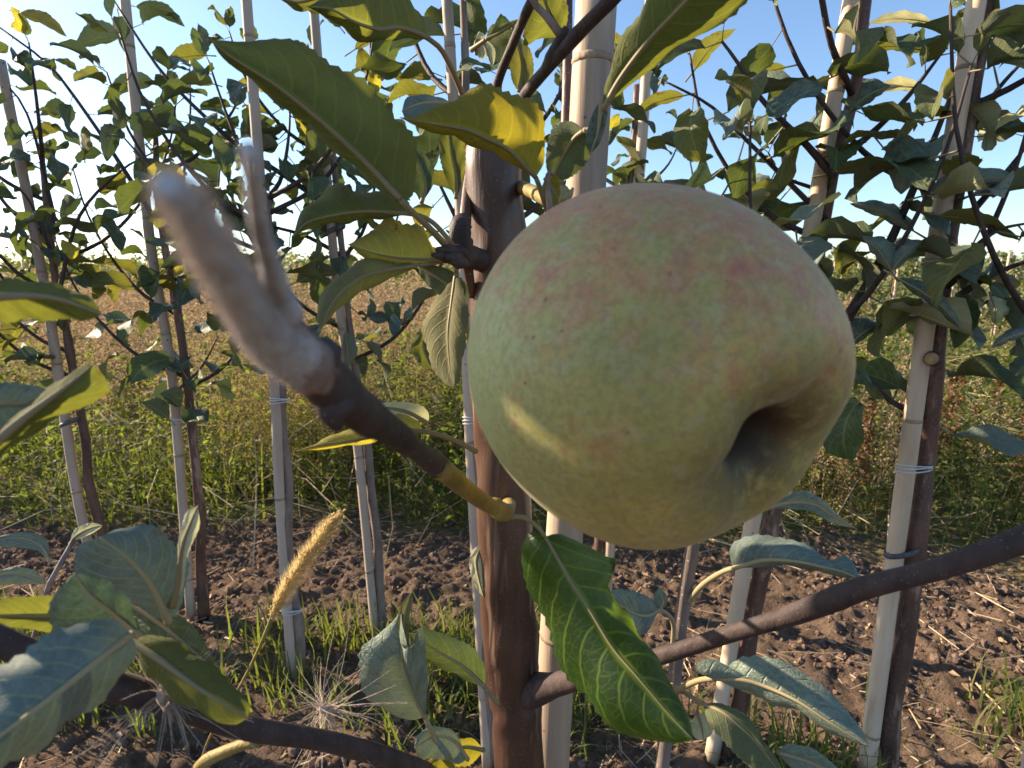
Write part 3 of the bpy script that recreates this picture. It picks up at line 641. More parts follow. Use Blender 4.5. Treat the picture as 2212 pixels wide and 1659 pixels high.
for k, q in enumerate(rows):
    Y0 = Yof(q['b']); base = G(*q['b'])
    right = q['b'][0] > 1400
    cane('bamboo_cane', q['cl'], stem_path(base, q['t'], Y0, q['m']), q['r'] * (.88 if k < 5 else .94), mat='cane_dark' if k < 5 else 'cane', ties=q['tie'], s=k + 2)  # left canes get the darker bamboo, backlight painted into its colour
    dx = q['dx']; b2 = G(q['b'][0] + dx, q['b'][1] - 6); top = (q['t'][0] + q.get('dtop', dx), q['t'][1])
    ROOT.append(None); ROOT[-1] = row_tree(q['tl'], stem_path(b2, top, b2.y, [(m[0] + dx, m[1]) for m in q['m']])[:4] if right or k == 4 else stem_path(b2, (q['m'][-1][0] + dx + (q['t'][0] - q['m'][-1][0]) * .42, q['m'][-1][1] * .55), b2.y, [(m[0] + dx, m[1]) for m in q['m']]), q['r'] * (1.08 if right else .95),
             [branchP(Y0 + rnd.uniform(-.05, .05), b, r) for b, r in q['br']], auto=min(q['auto'], 4) if right else q['auto'] + 1, zrange=(q.get('z0', .40 if k in (1, 3) else .44), .86 if right else .80), pal=PAL_R if right else PAL_MID,
             spacing=0.042 if right else 0.031, L=(0.055, 0.088) if right else (0.044, 0.074), mat='young' if k in (2, 3, 4) else 'trunk', seed=k)
# outer neighbours, partly in frame
rows2 = [(( -40, 1420), [(-90, 900)], (-190, 100), 'bamboo cane cut by the left edge of the view, low down', 'apple tree cut off by the left edge of the view'),
         ((2215, 1760), [(2330, 900)], (2420, 100), 'cane at the very bottom right corner', 'apple tree whose leaves reach in from the right edge')]
for k, (b, m, t_, cl, tl) in enumerate(rows2):
    base = G(*b); cane('bamboo_cane', cl, stem_path(base, t_, base.y, m), .009, s=k + 20)
    b2 = G(b[0] + 34, b[1] - 5); row_tree(tl, stem_path(b2, (t_[0] + 34, t_[1] + (0 if k else 420)), b2.y, [(m[0][0] + 34, m[0][1])]), .008, [], auto=5 if k else 3, zrange=(.42, .95 if k else .70), pal=PAL_R if k else PAL_MID, seed=30 + k, spacing=.04, blen=(.2, .34))

# ------------------------------------------------------------------ small trees of the far rows
def crown_mesh(seed, H=0.8, n=230):
    g_ = np.random.default_rng(seed); z = 0.26 + (H - 0.26) * g_.random(n) ** 0.9
    rr = 0.24 * g_.random(n) ** .5 * np.clip(1.15 - (z - .26) / (H - .26), .25, 1); a = g_.uniform(0, 6.3, n)
    pos = np.stack([rr * np.cos(a), rr * np.sin(a), z], -1)
    R = rotm(g_.uniform(0, 6.3, n), g_.normal(-.2, .5, n), g_.normal(0, .6, n))
    V, F = scatter(lv * np.array([1, 1.25, 1]), lf_, pos, R, g_.uniform(.035, .06, n)); tint = np.repeat(g_.random(n), len(lv))
    return V, F, tint
cms = []
for s in range(4):
    V, F, tn = crown_mesh(s + 70, n=420); cms.append(mesh_only('crown', V, F, M['farleaf'], col=tn))
v, f, cp, uv = tube_arr(cr([(0, 0, 0), (.01, 0, .3), (-.005, 0, .72)], 6), [.008, .007, .006, .005, .004, .003], 6); ftrunk = mesh_only('trunk', v, [f, cp], M['trunk'], uv=uv)
v, f, cp, uv = tube_arr(cr([(0, 0, 0), (.0, 0, .3), (0, 0, .80)], 5), .0075, 6); fcane = mesh_only('pole', v, [f, cp], M['cane'], uv=uv)
spots = []
rs = random.Random(5)
for ix in range(-12, 28):
    for iy in range(0, 13):
        y_ = 3.3 + iy * 1.15 + rs.uniform(-.2, .2); x_ = ix * 0.50 + rs.uniform(-.12, .12) + 0.2
        if abs(x_) > y_ * 1.05: continue
        px = CX + FX * x_ / (y_ * .98)
        if px < 1700 and y_ < 5.6: continue
        if px < 1700 and rs.random() < .2: continue
        spots.append((y_, x_))
spots.sort(); spots = spots[:170]
for k, (y_, x_) in enumerate(spots):
    z_ = float(gz(np.array([x_]), np.array([y_]))[0]) - 0.01; sc = rs.uniform(.82, 1.12)
    side = 'right' if x_ > 1.2 else ('middle' if x_ > -1 else 'left')
    r_ = thing('small_apple_tree', 'small staked apple tree standing over dry weeds in the far %s' % side, 'tree', (x_, y_, z_), 'small apple trees far back on the %s' % side)
    for nm, me in (('trunk', ftrunk), ('crown', cms[k % 4])):
        o = link(nm, me, None); o.parent = r_
        if nm == 'crown': o['kind'] = 'stuff'
    r_.scale = (sc, sc, sc); r_.rotation_euler = (0, 0, rs.uniform(0, 6.3))
    c_ = bpy.data.objects.new('thin_cane', fcane); COL.objects.link(c_); c_.location = (x_ - .025, y_ - .02, z_); c_.rotation_euler = (rs.gauss(0, .03), rs.gauss(0, .04), 0)
    tag(c_, 'thin pale cane staking a small tree in the far %s' % side, 'cane', 'thin canes far back on the %s' % side)
# the orchard beyond that reads as one band
n = 4200; yy = 10 + 50 * rng.random(n) ** 1.2; xx = rng.uniform(-1.15, 1.15, n) * yy; Hh = rng.uniform(.80, 1.30, n) * (1 + (yy > 30) * .5)
k = 34; N = n * k; z = np.repeat(Hh, k) * (0.25 + .75 * rng.random(N)); rr = .35 * rng.random(N) ** .5 * (1.2 - z / np.repeat(Hh, k)); a = rng.uniform(0, 6.3, N)
V, F = scatter(lv * np.array([1, 1.5, 1]), lf_, np.stack([np.repeat(xx, k) + rr * np.cos(a), np.repeat(yy, k) + rr * np.sin(a), z], -1), rotm(rng.uniform(0, 6.3, N), rng.normal(-.1, .6, N), rng.normal(0, .6, N)), np.repeat(yy, k) * .0032 + .06)
tag(mk('orchard_band', V, F, M['farleaf'], col=np.repeat(rng.random(N), len(lv))), 'band of orchard foliage along the horizon', kind='stuff')

# dock seed spikes on the right
for k, (px, py, Hd, wd) in enumerate([(2025, 930, .34, .020), (2090, 905, .22, .016), (1850, 1000, .34, .015), (2052, 860, .30, .018), (1935, 900, .30, .016), (2190, 1010, .40, .028), (2135, 860, .26, .016), (2205, 900, .3, .022), (1890, 860, .26, .014)]):
    b = G(px, py + 120); b.z = 0
    root = thing('dock_plant', ['tall rusty dock spike right of the sawn stub', 'short rusty dock spike behind the pale cane, small', 'thin dry dock spike close to the right side of the apple', 'rusty dock spike between the right cane and its neighbour spike', 'slender brown dock spike left of the right cane', 'thickest rusty dock spike at the right edge', 'small far dock spike under the yellow hanging leaf', 'dark rusty dock spike at the right edge, upper one', 'faint far dock spike beside the apple'][k], 'weed', b, 'rusty dock seed spikes')
    q = cr([b, b + Vector((.01, 0, Hd * .5)), b + Vector((.0, 0, Hd))], 8); tube('stalk', q, .0022, M['trunk'], root, 5)
    N = 520; t_ = rng.random(N) * .72 + .28; pr = wd * rng.random(N) ** .6 * (1.15 - t_) * (1 + .5 * np.sin(t_ * 40)); a = rng.uniform(0, 6.3, N)
    V, F = scatter(np.array([(0, -.4, 0), (.5, .4, .2), (1, 0, 0), (.5, -.4, -.2)]), np.array([(0, 1, 2), (0, 2, 3)]), np.stack([b.x + pr * np.cos(a), b.y + pr * np.sin(a), Hd * t_], -1), rotm(a, rng.normal(.2, .5, N), rng.uniform(-2, 2, N)), rng.uniform(.006, .012, N))
    mk('seed_spike', V, F, M['dock'], root, col=np.repeat(rng.random(N), 4))['kind'] = 'stuff'

#NEAR#
# ------------------------------------------------------------------ the near apple tree
tree = thing('apple_tree', 'near apple tree with thick brown trunk, felted shoot and large serrated leaves', 'tree', (PY(1105, 1659, .31).x, .31, 0))
def pd(pts, n=24): return cr([P(*p) for p in pts], n)
# trunk
tp = [Vector((PY(1120, 1659, .31).x + .004, .315, 0)), PY(1122, 1659, .31), PY(1108, 1480, .31), PY(1095, 1250, .31), PY(1088, 1050, .31), PY(1080, 800, .31), PY(1076, 560, .31), PY(1070, 420, .31), PY(1066, 300, .312), PY(1075, 220, .318)]
path = cr(tp, 90); tt = np.linspace(0, 1, 90)
rad = .0172 - .0022 * tt + .0012 * np.exp(-((tt - .55) / .02) ** 2) + .0010 * np.exp(-((tt - .78) / .03) ** 2) + .0007 * (vn(tt * 22, tt * 0, 4) - .5)
rad[-5:] *= np.linspace(1, .55, 5)
tube('trunk', path, rad, M['trunk_near'], tree, 32, 0.09, 3)
def br(pts, rads, mat, seg=12, rough=.06, n=30, s=0, name='branch'):
    q = cr([P(*p) for p in pts], n); r = np.interp(np.linspace(0, 1, n), np.linspace(0, 1, len(rads)), rads)
    r = r * (1 + .10 * (vn(np.linspace(0, 14, n), np.zeros(n), s) - .5))
    return tube(name, q, r, M[mat], tree, seg, rough, s)
# right lower limb
br([(1105, 1500, .356), (1140, 1494, .346), (1172, 1486, .334), (1205, 1477, .318), (1250, 1464, .298), (1300, 1450, .27), (1400, 1425, .245), (1560, 1375, .21), (1720, 1325, .185), (1850, 1275, .17), (1910, 1258, .165), (2040, 1225, .155), (2212, 1165, .145), (2420, 1080, .14)],
   [.0110, .0096, .0072, .0062, .0055, .0048, .0039, .0034, .0032, .0031, .0039, .0031, .0032, .0032], 'twig', 16, .05, 44, 2)
# lower left limb
br([(1060, 1700, .31), (960, 1680, .27), (850, 1640, .22), (700, 1600, .18), (520, 1570, .155), (380, 1520, .14), (230, 1480, .13), (60, 1410, .125), (-120, 1330, .12)],
   [.006, .0050, .0041, .0035, .0034, .0032, .0031, .0030, .003], 'twig', 14, .05, 40, 4)
# upper shoots
br([(1215, -140, .20), (1185, -60, .205), (1150, 0, .215), (1110, 90, .235), (1075, 180, .255), (1062, 260, .29)], [.0017, .0019, .0020, .0021, .0024, .0036], 'twig', 10, .06, 26, 6)
br([(1420, -110, .18), (1330, -10, .185), (1250, 70, .20), (1185, 145, .215), (1135, 205, .235), (1090, 280, .29)], [.0023, .0025, .0025, .0024, .0026, .004], 'twig', 10, .09, 26, 7)
br([(1225, 60, .203), (1180, 145, .214), (1172, 152, .217)], [.0012, .0028, .0016], 'twig', 8, .2, 8, 8, 'bud')
# dark stem leaning up beside the big cane
br([(1228, -80, .36), (1226, 100, .36), (1222, 260, .355), (1200, 420, .34), (1130, 620, .325)], [.003, .0031, .0032, .0034, .004], 'trunk', 10, .05, 20, 9)
br([(1020, 640, .30), (1008, 560, .285), (1004, 480, .285), (1012, 400, .30), (1022, 330, .325)], [.002, .0032, .003, .003, .0022], 'trunk', 10, .1, 18, 10)
# knobby fruit spur
br([(1040, 560, .30), (1005, 552, .262), (985, 545, .248), (962, 545, .24)], [.0065, .0058, .0045, .0030], 'twig', 12, .25, 16, 11, 'fruit_spur')
br([(998, 545, .255), (992, 520, .252), (995, 492, .252), (1000, 470, .262)], [.005, .0048, .004, .002], 'twig', 12, .3, 14, 12, 'fruit_spur')
for k, (a_, b_, c_) in enumerate([(950, 540, .232), (940, 552, .231), (962, 556, .233), (975, 566, .236)]):
    br([(a_ + 25, b_ + 2, c_ + .010), (a_ + 8, b_, c_), (a_ - 8, b_ - 2, c_ - .001)], [.003, .0026, .0008], 'twig', 8, .2, 8, 14 + k, 'bud')
# pruning stub on trunk with light cork patch
br([(1048, 540, .300), (1040, 505, .296), (1044, 455, .299), (1050, 430, .305)], [.004, .0068, .0052, .001], 'fuzzybrown', 14, .2, 16, 18, 'bark_scar')

# the felted shoot that comes at the camera
felt = br([(360, 402, .025), (392, 428, .0265), (440, 510, .031), (490, 600, .038), (545, 680, .048), (600, 745, .059), (660, 790, .070)], [.0006, .0011, .0015, .0019, .0024, .0027, .0028], 'fuzzy', 20, .13, 34, 20, 'felted_tip')
br([(537, 318, .026), (546, 400, .029), (562, 500, .036), (590, 590, .044), (610, 680, .056)], [.0004, .0005, .0008, .0012, .0021], 'fuzzy', 14, .10, 24, 21, 'felted_stub')
br([(560, 640, .054), (585, 690, .057), (610, 730, .061), (640, 775, .066)], [.0008, .0021, .0025, .0018], 'fuzzybrown', 14, .14, 16, 22, 'bud')
br([(600, 700, .068), (665, 780, .073), (718, 835, .080), (790, 895, .092), (870, 950, .108), (935, 998, .124), (948, 1007, .127)], [.0024, .0036, .0035, .0030, .0026, .0024, .0027], 'twig', 18, .08, 36, 23)
br([(672, 745, .071), (690, 752, .070), (700, 775, .071), (690, 800, .073)], [.0010, .0022, .0024, .0015], 'twig', 12, .25, 12, 24, 'bud')
br([(615, 775, .066), (630, 800, .067), (645, 820, .070), (660, 835, .073)], [.0008, .0016, .0015, .0008], 'budgreen', 12, .12, 12, 25, 'bud')
br([(728, 850, .080), (722, 890, .079), (725, 915, .080), (735, 925, .081)], [.0025, .0026, .0016, .0005], 'twig', 12, .25, 12, 26, 'bud')
br([(942, 1003, .1255), (975, 1030, .135), (1010, 1060, .145), (1050, 1088, .155), (1085, 1105, .165), (1100, 1100, .20), (1100, 1092, .27), (1098, 1090, .335)], [.0027, .0023, .0021, .0022, .0026, .0029, .0040, .006], 'olive', 16, .06, 34, 27)
br([(1062, 1086, .1575), (1078, 1100, .160), (1093, 1112, .164)], [.0019, .0029, .0021], 'olive', 14, .15, 10, 28, 'bud')
br([(548, 705, .0575), (600, 745, .062), (650, 782, .068), (692, 808, .073)], [.0012, .0028, .0034, .0026], 'fuzzybrown', 18, .26, 20, 29, 'bud')
# felt hairs
hv, hf = [], []
def hairs(obj, n, ln, mat, name, seed):
    g_ = np.random.default_rng(seed); me = obj.data; V = np.empty(len(me.vertices) * 3); me.vertices.foreach_get('co', V); V = V.reshape(-1, 3)
    N = np.empty(len(me.vertices) * 3); me.vertices.foreach_get('normal', N); N = N.reshape(-1, 3)
    F = np.array([p.vertices[:] for p in me.polygons if len(p.vertices) == 4]); fi = g_.integers(0, len(F), n); wts = g_.dirichlet([1, 1, 1, 1], n)
    pos = (V[F[fi]] * wts[..., None]).sum(1); nr = (N[F[fi]] * wts[..., None]).sum(1) + g_.normal(0, .45, (n, 3)); nr /= np.linalg.norm(nr, axis=1)[:, None]
    sd_ = np.cross(nr, g_.normal(0, 1, (n, 3))); sd_ /= np.linalg.norm(sd_, axis=1)[:, None]; L_ = ln * g_.uniform(.4, 1.2, n)[:, None]
    VV = np.stack([pos - sd_ * ln * .03, pos + sd_ * ln * .03, pos + nr * L_], 1).reshape(-1, 3)
    o = mk(name, VV, np.arange(3 * n).reshape(-1, 3), M[mat], tree); o['kind'] = 'stuff'; return o
hairs(felt, 9000, .0010, 'fluff', 'felt_hairs', 3)

# --- large leaves: midrib and two margins given as 3-D curves
def hero(mid, ea, eb, mt, da=0.0, db=0.0, top=True, pet=None, pr=.0011, n=30, m=5, bulge=.10, serr=.035, parent=None, wave=.0):
    par = parent or tree
    mp = cr([tuple(p) for p in mid], n + 1)
    def edge(e, dd):
        if e is None: return None
        q = cr([(p[0], p[1]) + ((p[2],) if len(p) > 2 else (0,)) for p in [mid[0][:2]] + list(e) + [mid[-1][:2]]], n + 1) if len(e) and len(e[0]) < 3 else cr([tuple(mid[0])] + [tuple(p) for p in e] + [tuple(mid[-1])], n + 1)
        if len(e[0]) < 3:
            u = np.linspace(0, 1, n + 1); q[:, 2] = mp[:, 2] + dd * np.sin(math.pi * u) ** .8
        return q
    A = edge(ea, da); Bq = edge(eb, db)
    W3 = lambda a: np.array([tuple(P(*p)) for p in a])
    mw, aw, bw = W3(mp), W3(A), W3(Bq)
    V, UV = [], []; nteeth = 26
    for i in range(n + 1):
        u = i / n
        for j in range(-m, m + 1):
            t = abs(j) / m; e = aw[i] if j < 0 else bw[i]
            if abs(j) == m: t *= 1 + serr * (1 if i % 2 else -1) * math.sin(math.pi * u)
            p = mw[i] + (e - mw[i]) * t
            V.append(p); UV.append((u, .5 + .5 * j / m))
    V = np.array(V); w_ = 2 * m + 1
    F = np.array([(i * w_ + j, (i + 1) * w_ + j, (i + 1) * w_ + j + 1, i * w_ + j + 1) for i in range(n) for j in range(2 * m)])
    nrm = np.cross(V[F[:, 2]] - V[F[:, 0]], V[F[:, 3]] - V[F[:, 1]]); c = V[F].mean(1); view = np.array(tuple(CAM)) - c
    facing = (nrm * view).sum() > 0
    # bulge of each half and a gentle wave
    vn_ = np.zeros_like(V)
    for q in range(4): np.add.at(vn_, F[:, q], nrm)
    vn_ /= np.linalg.norm(vn_, axis=1)[:, None] + 1e-12
    if not facing: vn_ = -vn_
    tt_ = np.tile(np.abs(np.arange(-m, m + 1)) / m, n + 1); uu = np.repeat(np.linspace(0, 1, n + 1), w_)
    wd = np.repeat(np.maximum(np.linalg.norm(aw - mw, axis=1), np.linalg.norm(bw - mw, axis=1)), w_)
    hsh = len(V) * .01 + mid[0][0]
    off = bulge * wd * np.sin(math.pi * tt_) + wd * .05 * np.sin(uu * 22 - tt_ * 5 + hsh) * tt_ + wd * wave * np.sin(uu * 9 + hsh) * tt_
    V = V + vn_ * off[:, None]
    if facing != top: F = F[:, ::-1]
    parts = [(V, [F])]
    if pet:
        pts = [P(*p) for p in pet] + [P(*mid[0])]
        v, f, cp, _ = tube_arr(cr(pts, 12), np.linspace(pr * 1.35, pr, 12), 8); parts.append((v, [f, cp])); UV += [(-1, .5)] * len(v)
    # raised midrib
    rb = V.reshape(n + 1, w_, 3)[:, m]; v, f, cp, _ = tube_arr(rb, pr * (1 - .85 * np.linspace(0, 1, n + 1)), 6); parts.append((v, [f, cp])); UV += [(-1, .5)] * len(v)
    VV, FF = merge(parts)
    return mk('leaf', VV, FF, LM[mt], par, np.array(UV))

# L1 big leaf, upper left of centre
hero([(865, 430, .205), (792, 353, .20), (699, 267, .19), (599, 187, .178), (499, 123, .166), (454, 85, .16)],
     [(892, 423), (899, 333), (889, 283), (859, 253), (799, 190), (732, 140), (660, 100), (580, 84), (505, 88)], [(858, 440), (775, 365), (690, 280), (590, 197), (495, 130)], 'under', da=.018, db=.018, top=False,
     pet=[(968, 536, .238), (930, 495, .222), (895, 462, .212)], pr=.00115, n=44)
# L2 top
hero([(925, 83, .235), (899, 70, .23), (859, 60, .22), (815, 63, .21), (765, 47, .20), (715, 20, .195), (662, 14, .19)],
     [(921, 60), (903, 20), (880, -10), (820, -60), (740, -50), (695, 2)], [(890, 82), (850, 70), (805, 72), (760, 56), (705, 28)], 'under', da=.02, db=.012, top=False,
     pet=[(1003, 215, .275), (985, 170, .26), (955, 110, .245)], pr=.0011)
hero([(760, 0, .24), (700, -8, .24), (640, 5, .24), (590, -20, .24)], [(740, 20), (700, 28), (650, 22), (610, 0)], [(740, -60), (690, -80), (620, -60)], 'under', da=.01, db=.0, top=False)
# L3
hero([(882, 462, .226), (799, 457, .222), (732, 463, .216), (665, 480, .21), (632, 512, .205)],
     [(885, 440), (849, 412), (799, 420), (765, 412), (739, 397), (699, 418), (662, 447), (645, 478)], [(850, 465), (790, 464), (730, 471), (670, 488)], 'under', da=.02, db=.01, top=False,
     pet=[(975, 525, .24), (940, 485, .236), (910, 467, .23)], pr=.0009)
# L4 yellow
hero([(945, 562, .232), (900, 560, .226), (850, 556, .220), (800, 545, .216), (752, 528, .212)],
     [(935, 530), (915, 495), (879, 480), (839, 474), (806, 492), (786, 511)], [(900, 570), (850, 566), (795, 556)], 'yellow', da=.014, db=.01, top=False, pet=[(985, 552, .243), (965, 560, .238)], pr=.0009)
# L5 lower, pale underside
hero([(905, 573, .228), (829, 585, .220), (770, 605, .212), (720, 652, .205), (692, 714, .20)],
     [(870, 563), (829, 556), (795, 556), (745, 586), (695, 634), (684, 680)], [(870, 590), (829, 608), (785, 628), (745, 654), (708, 690)], 'olive', da=.004, db=.012, top=False, pet=[(985, 552, .243), (945, 563, .236)], pr=.0009, bulge=.16)
# L6, L7, L8 hanging under the spur
hero([(905, 575, .255), (945, 600, .252), (985, 630, .25), (1005, 670, .25)], [(930, 572), (975, 585), (1010, 620)], [(910, 600), (945, 635), (990, 665)], 'green', top=False, pet=[(985, 556, .25)])
hero([(985, 590, .25), (975, 660, .245), (968, 720, .242), (972, 790, .24), (981, 838, .238)], [(955, 625), (920, 680), (915, 730), (938, 800), (965, 832)], [(1000, 620), (1012, 690), (1002, 760), (993, 815)], 'olive', da=.01, db=-.006, top=False, pet=[(988, 556, .25)], bulge=.14)
hero([(935, 700, .26), (915, 740, .26), (925, 780, .26), (940, 800, .26)], [(905, 715), (888, 750), (905, 785)], [(950, 720), (955, 760), (950, 790)], 'under', top=False)
# petiole with red base
br([(1000, 700, .27), (1014, 740, .265), (1004, 690, .262), (990, 640, .258), (986, 570, .25)], [.0012, .0014, .0011, .001, .001], 'olive', 8, .03, 18, 30, 'petiole')
# L9 golden arched leaf
hero([(1157, 383, .205), (1137, 363, .20), (1097, 323, .192), (1051, 300, .185), (1004, 280, .178), (931, 267, .170), (864, 254, .164)],
     [(1174, 350), (1180, 300), (1174, 260), (1151, 225), (1114, 197), (1071, 188), (1031, 190), (991, 207), (947, 233), (900, 252)], [(1138, 372), (1093, 332), (1046, 309), (1000, 288), (928, 274), (890, 266)], 'gold', da=.016, db=.008, top=False,
     pet=[(1190, 490, .225), (1180, 450, .215), (1166, 405, .208)], pr=.0009, n=44)
hero([(1178, 385, .212), (1200, 420, .210), (1222, 455, .208)], [(1195, 372), (1215, 400)], [(1170, 410), (1185, 445)], 'gold', top=False)
# L10 bluish leaf behind its left end
hero([(985, 228, .215), (950, 222, .212), (905, 225, .208), (868, 240, .205)], [(950, 210), (910, 204), (878, 212)], [(960, 250), (920, 262), (880, 258)], 'blue', top=True, pet=[(1010, 250, .23)])
# L11 big leaf upper right
hero([(1302, 240, .175), (1340, 170, .168), (1400, 90, .158), (1480, 5, .148), (1560, -80, .14), (1640, -150, .135)],
     [(1306, 190), (1313, 163), (1340, 87), (1372, 48), (1392, 0), (1430, -70), (1510, -140)], [(1331, 212), (1413, 139), (1485, 87), (1547, 50), (1611, 6), (1670, -50)], 'under', da=.006, db=.014, top=False, pr=.0010, n=40, bulge=.16)
hero([(1300, 215, .185), (1296, 245, .186), (1290, 290, .188), (1275, 333, .19)], [(1312, 235), (1308, 270), (1295, 310)], [(1285, 235), (1270, 275), (1266, 310)], 'teal', top=True)
hero([(1262, 282, .20), (1240, 300, .205), (1215, 340, .21), (1190, 392, .215)], [(1275, 320), (1268, 350), (1230, 385)], [(1235, 262), (1200, 270), (1182, 310), (1180, 360)], 'green', top=False, pet=[(1300, 282, .195)])
# L12 dark green leaf below the apple
hero([(1178, 1160, .172), (1233, 1256, .170), (1268, 1309, .168), (1321, 1397, .162), (1375, 1461, .156), (1445, 1543, .150), (1497, 1598, .146)],
     [(1150, 1147), (1127, 1180), (1130, 1240), (1140, 1292), (1169, 1355), (1212, 1433), (1268, 1497), (1321, 1557), (1392, 1596), (1450, 1612)],
     [(1205, 1153), (1254, 1172), (1300, 1194), (1345, 1217), (1318, 1222), (1312, 1250), (1316, 1285), (1330, 1310), (1353, 1334), (1369, 1390), (1410, 1454), (1455, 1495), (1484, 1530)], 'deep', da=.012, db=.016, top=True,
     pet=[(1096, 1116, .166), (1130, 1118, .168), (1158, 1135, .170)], pr=.0006, n=46, bulge=.20, wave=.12)
# L13 pale leaf lower centre + L14 behind
hero([(918, 1549, .235), (895, 1500, .23), (878, 1456, .226), (870, 1420, .223), (868, 1380, .222), (866, 1318, .222)],
     [(885, 1554), (818, 1530), (783, 1486), (774, 1440), (781, 1399), (818, 1369), (850, 1340)], [(921, 1529), (925, 1456), (920, 1395), (904, 1358), (885, 1400), (874, 1380)], 'pale', da=.004, db=-.012, top=True, pet=[(985, 1700, .27), (950, 1620, .25)], pr=.0011, bulge=.12)
hero([(872, 1425, .222), (870, 1380, .221), (874, 1330, .221), (889, 1278, .222)], [(862, 1380), (860, 1330), (870, 1300)], [(880, 1390), (885, 1340), (891, 1300)], 'olive', top=False)
hero([(1048, 1486, .27), (1000, 1440, .262), (950, 1410, .255), (885, 1368, .25)], [(1046, 1440), (1018, 1396), (961, 1371), (911, 1356)], [(985, 1458), (921, 1425), (885, 1400)], 'green', da=.004, db=.01, top=True, pet=[(1075, 1520, .29)])
hero([(1010, 1640, .26), (980, 1600, .25), (940, 1590, .245), (895, 1615, .24)], [(980, 1580), (930, 1570), (900, 1590)], [(990, 1650), (950, 1640), (910, 1640)], 'pale', top=True)
hero([(1045, 1620, .27), (1010, 1612, .262), (970, 1620, .255), (915, 1659, .25)], [(1020, 1595), (980, 1600), (940, 1630)], [(1020, 1650), (980, 1660), (940, 1680)], 'gold', top=False)
# yellow leaf crossing under the felted shoot
hero([(915, 932, .21), (868, 930, .20), (800, 945, .19), (740, 955, .182), (685, 963, .176), (641, 975, .172)], [(901, 908), (868, 895), (831, 903), (760, 925), (715, 940), (680, 962)], [(880, 940), (800, 955), (740, 962), (690, 970)], 'yellow', da=.008, db=.008, top=False, pet=[(1028, 975, .25), (990, 955, .235), (950, 940, .22)], pr=.0009)
hero([(925, 915, .215), (880, 890, .212), (830, 880, .21), (780, 878, .208)], [(925, 890), (900, 872), (850, 868)], [(890, 905), (840, 900), (790, 890)], 'cream', top=True)
# leaves in the gap above the trunk
hero([(1030, 118, .30), (1028, 90, .30), (1045, 95, .30), (1064, 148, .30)], [(1032, 70), (1050, 80), (1070, 110)], [(1040, 130), (1050, 120), (1058, 135)], 'cream', top=True)
hero([(1050, 85, .29), (1080, 70, .285), (1107, 52, .28), (1130, 40, .275)], [(1060, 55), (1090, 50), (1115, 42)], [(1070, 100), (1100, 95), (1120, 70)], 'under', top=False, pet=[(1018, 108, .30)])
hero([(1120, 200, .28), (1128, 150, .275), (1122, 110, .27), (1105, 60, .27)], [(1150, 170), (1150, 120), (1130, 85)], [(1105, 170), (1100, 120), (1098, 90)], 'olive', top=False)
hero([(1215, 80, .24), (1190, 40, .235), (1175, 0, .23), (1160, -60, .23)], [(1227, 40), (1222, 0), (1200, -60)], [(1160, 85), (1130, 98), (1140, 20), (1140, -40)], 'under', top=False, n=24)
br([(1137, -60, .21), (1150, 0, .206), (1180, 35, .205), (1212, 76, .205)], [.0010, .0011, .0013, .0017], 'fuzzybrown', 8, .05, 14, 33, 'petiole')
hero([(985, 430, .27), (985, 380, .268), (975, 330, .266), (968, 275, .264)], [(1000, 390), (1006, 340), (1000, 290)], [(965, 390), (950, 340), (950, 290)], 'under', top=False)
hero([(910, 440, .25), (920, 400, .25), (905, 350, .25), (885, 310, .25)], [(935, 400), (935, 360), (905, 320)], [(895, 410), (880, 370), (870, 330)], 'green', top=True)
# leaf right under the apple
hero([(1655, 1098, .23), (1710, 1085, .228), (1760, 1090, .226), (1800, 1115, .225), (1852, 1143, .225)], [(1690, 1066), (1740, 1060), (1775, 1078), (1820, 1120)], [(1700, 1100), (1750, 1105), (1800, 1130)], 'pale', top=True, pet=[(1600, 1100, .25)])

# sucker shoot right of the trunk carrying sprayed leaves
sb = P(1440, 1659, .34); sb2 = Vector((sb.x - .01, sb.y + .01, 0))
q = cr([sb2, P(1430, 1659, .36), P(1455, 1480, .35), P(1472, 1330, .34), P(1496, 1180, .33), P(1510, 1080, .325)], 24)
tube('sucker_shoot', q, np.linspace(.0055, .0038, 24), M['young'], tree, 12, .05, 41)
hero([(1586, 1227, .30), (1650, 1210, .29), (1721, 1213, .28), (1774, 1224, .274), (1820, 1235, .27), (1859, 1252, .266)],
     [(1577, 1205), (1578, 1180), (1597, 1164), (1636, 1156), (1703, 1163), (1756, 1185), (1790, 1208), (1825, 1200), (1845, 1220)], [(1620, 1226), (1680, 1220), (1730, 1222), (1790, 1240), (1830, 1247)], 'blue', da=.012, db=.010, top=True, pet=[(1480, 1305, .338), (1520, 1262, .325), (1560, 1236, .31)], pr=.0014)
hero([(1423, 1318, .30), (1395, 1330, .295), (1360, 1320, .29), (1316, 1290, .285)], [(1402, 1291), (1365, 1276), (1325, 1273)], [(1400, 1362), (1363, 1374), (1335, 1340)], 'blue', top=True, pet=[(1452, 1405, .345), (1455, 1350, .33), (1440, 1325, .31)], pr=.0012)
hero([(1425, 1320, .305), (1432, 1300, .305), (1428, 1285, .305), (1424, 1268, .305)], [(1440, 1305), (1440, 1285)], [(1412, 1300), (1412, 1285)], 'pale', top=True)
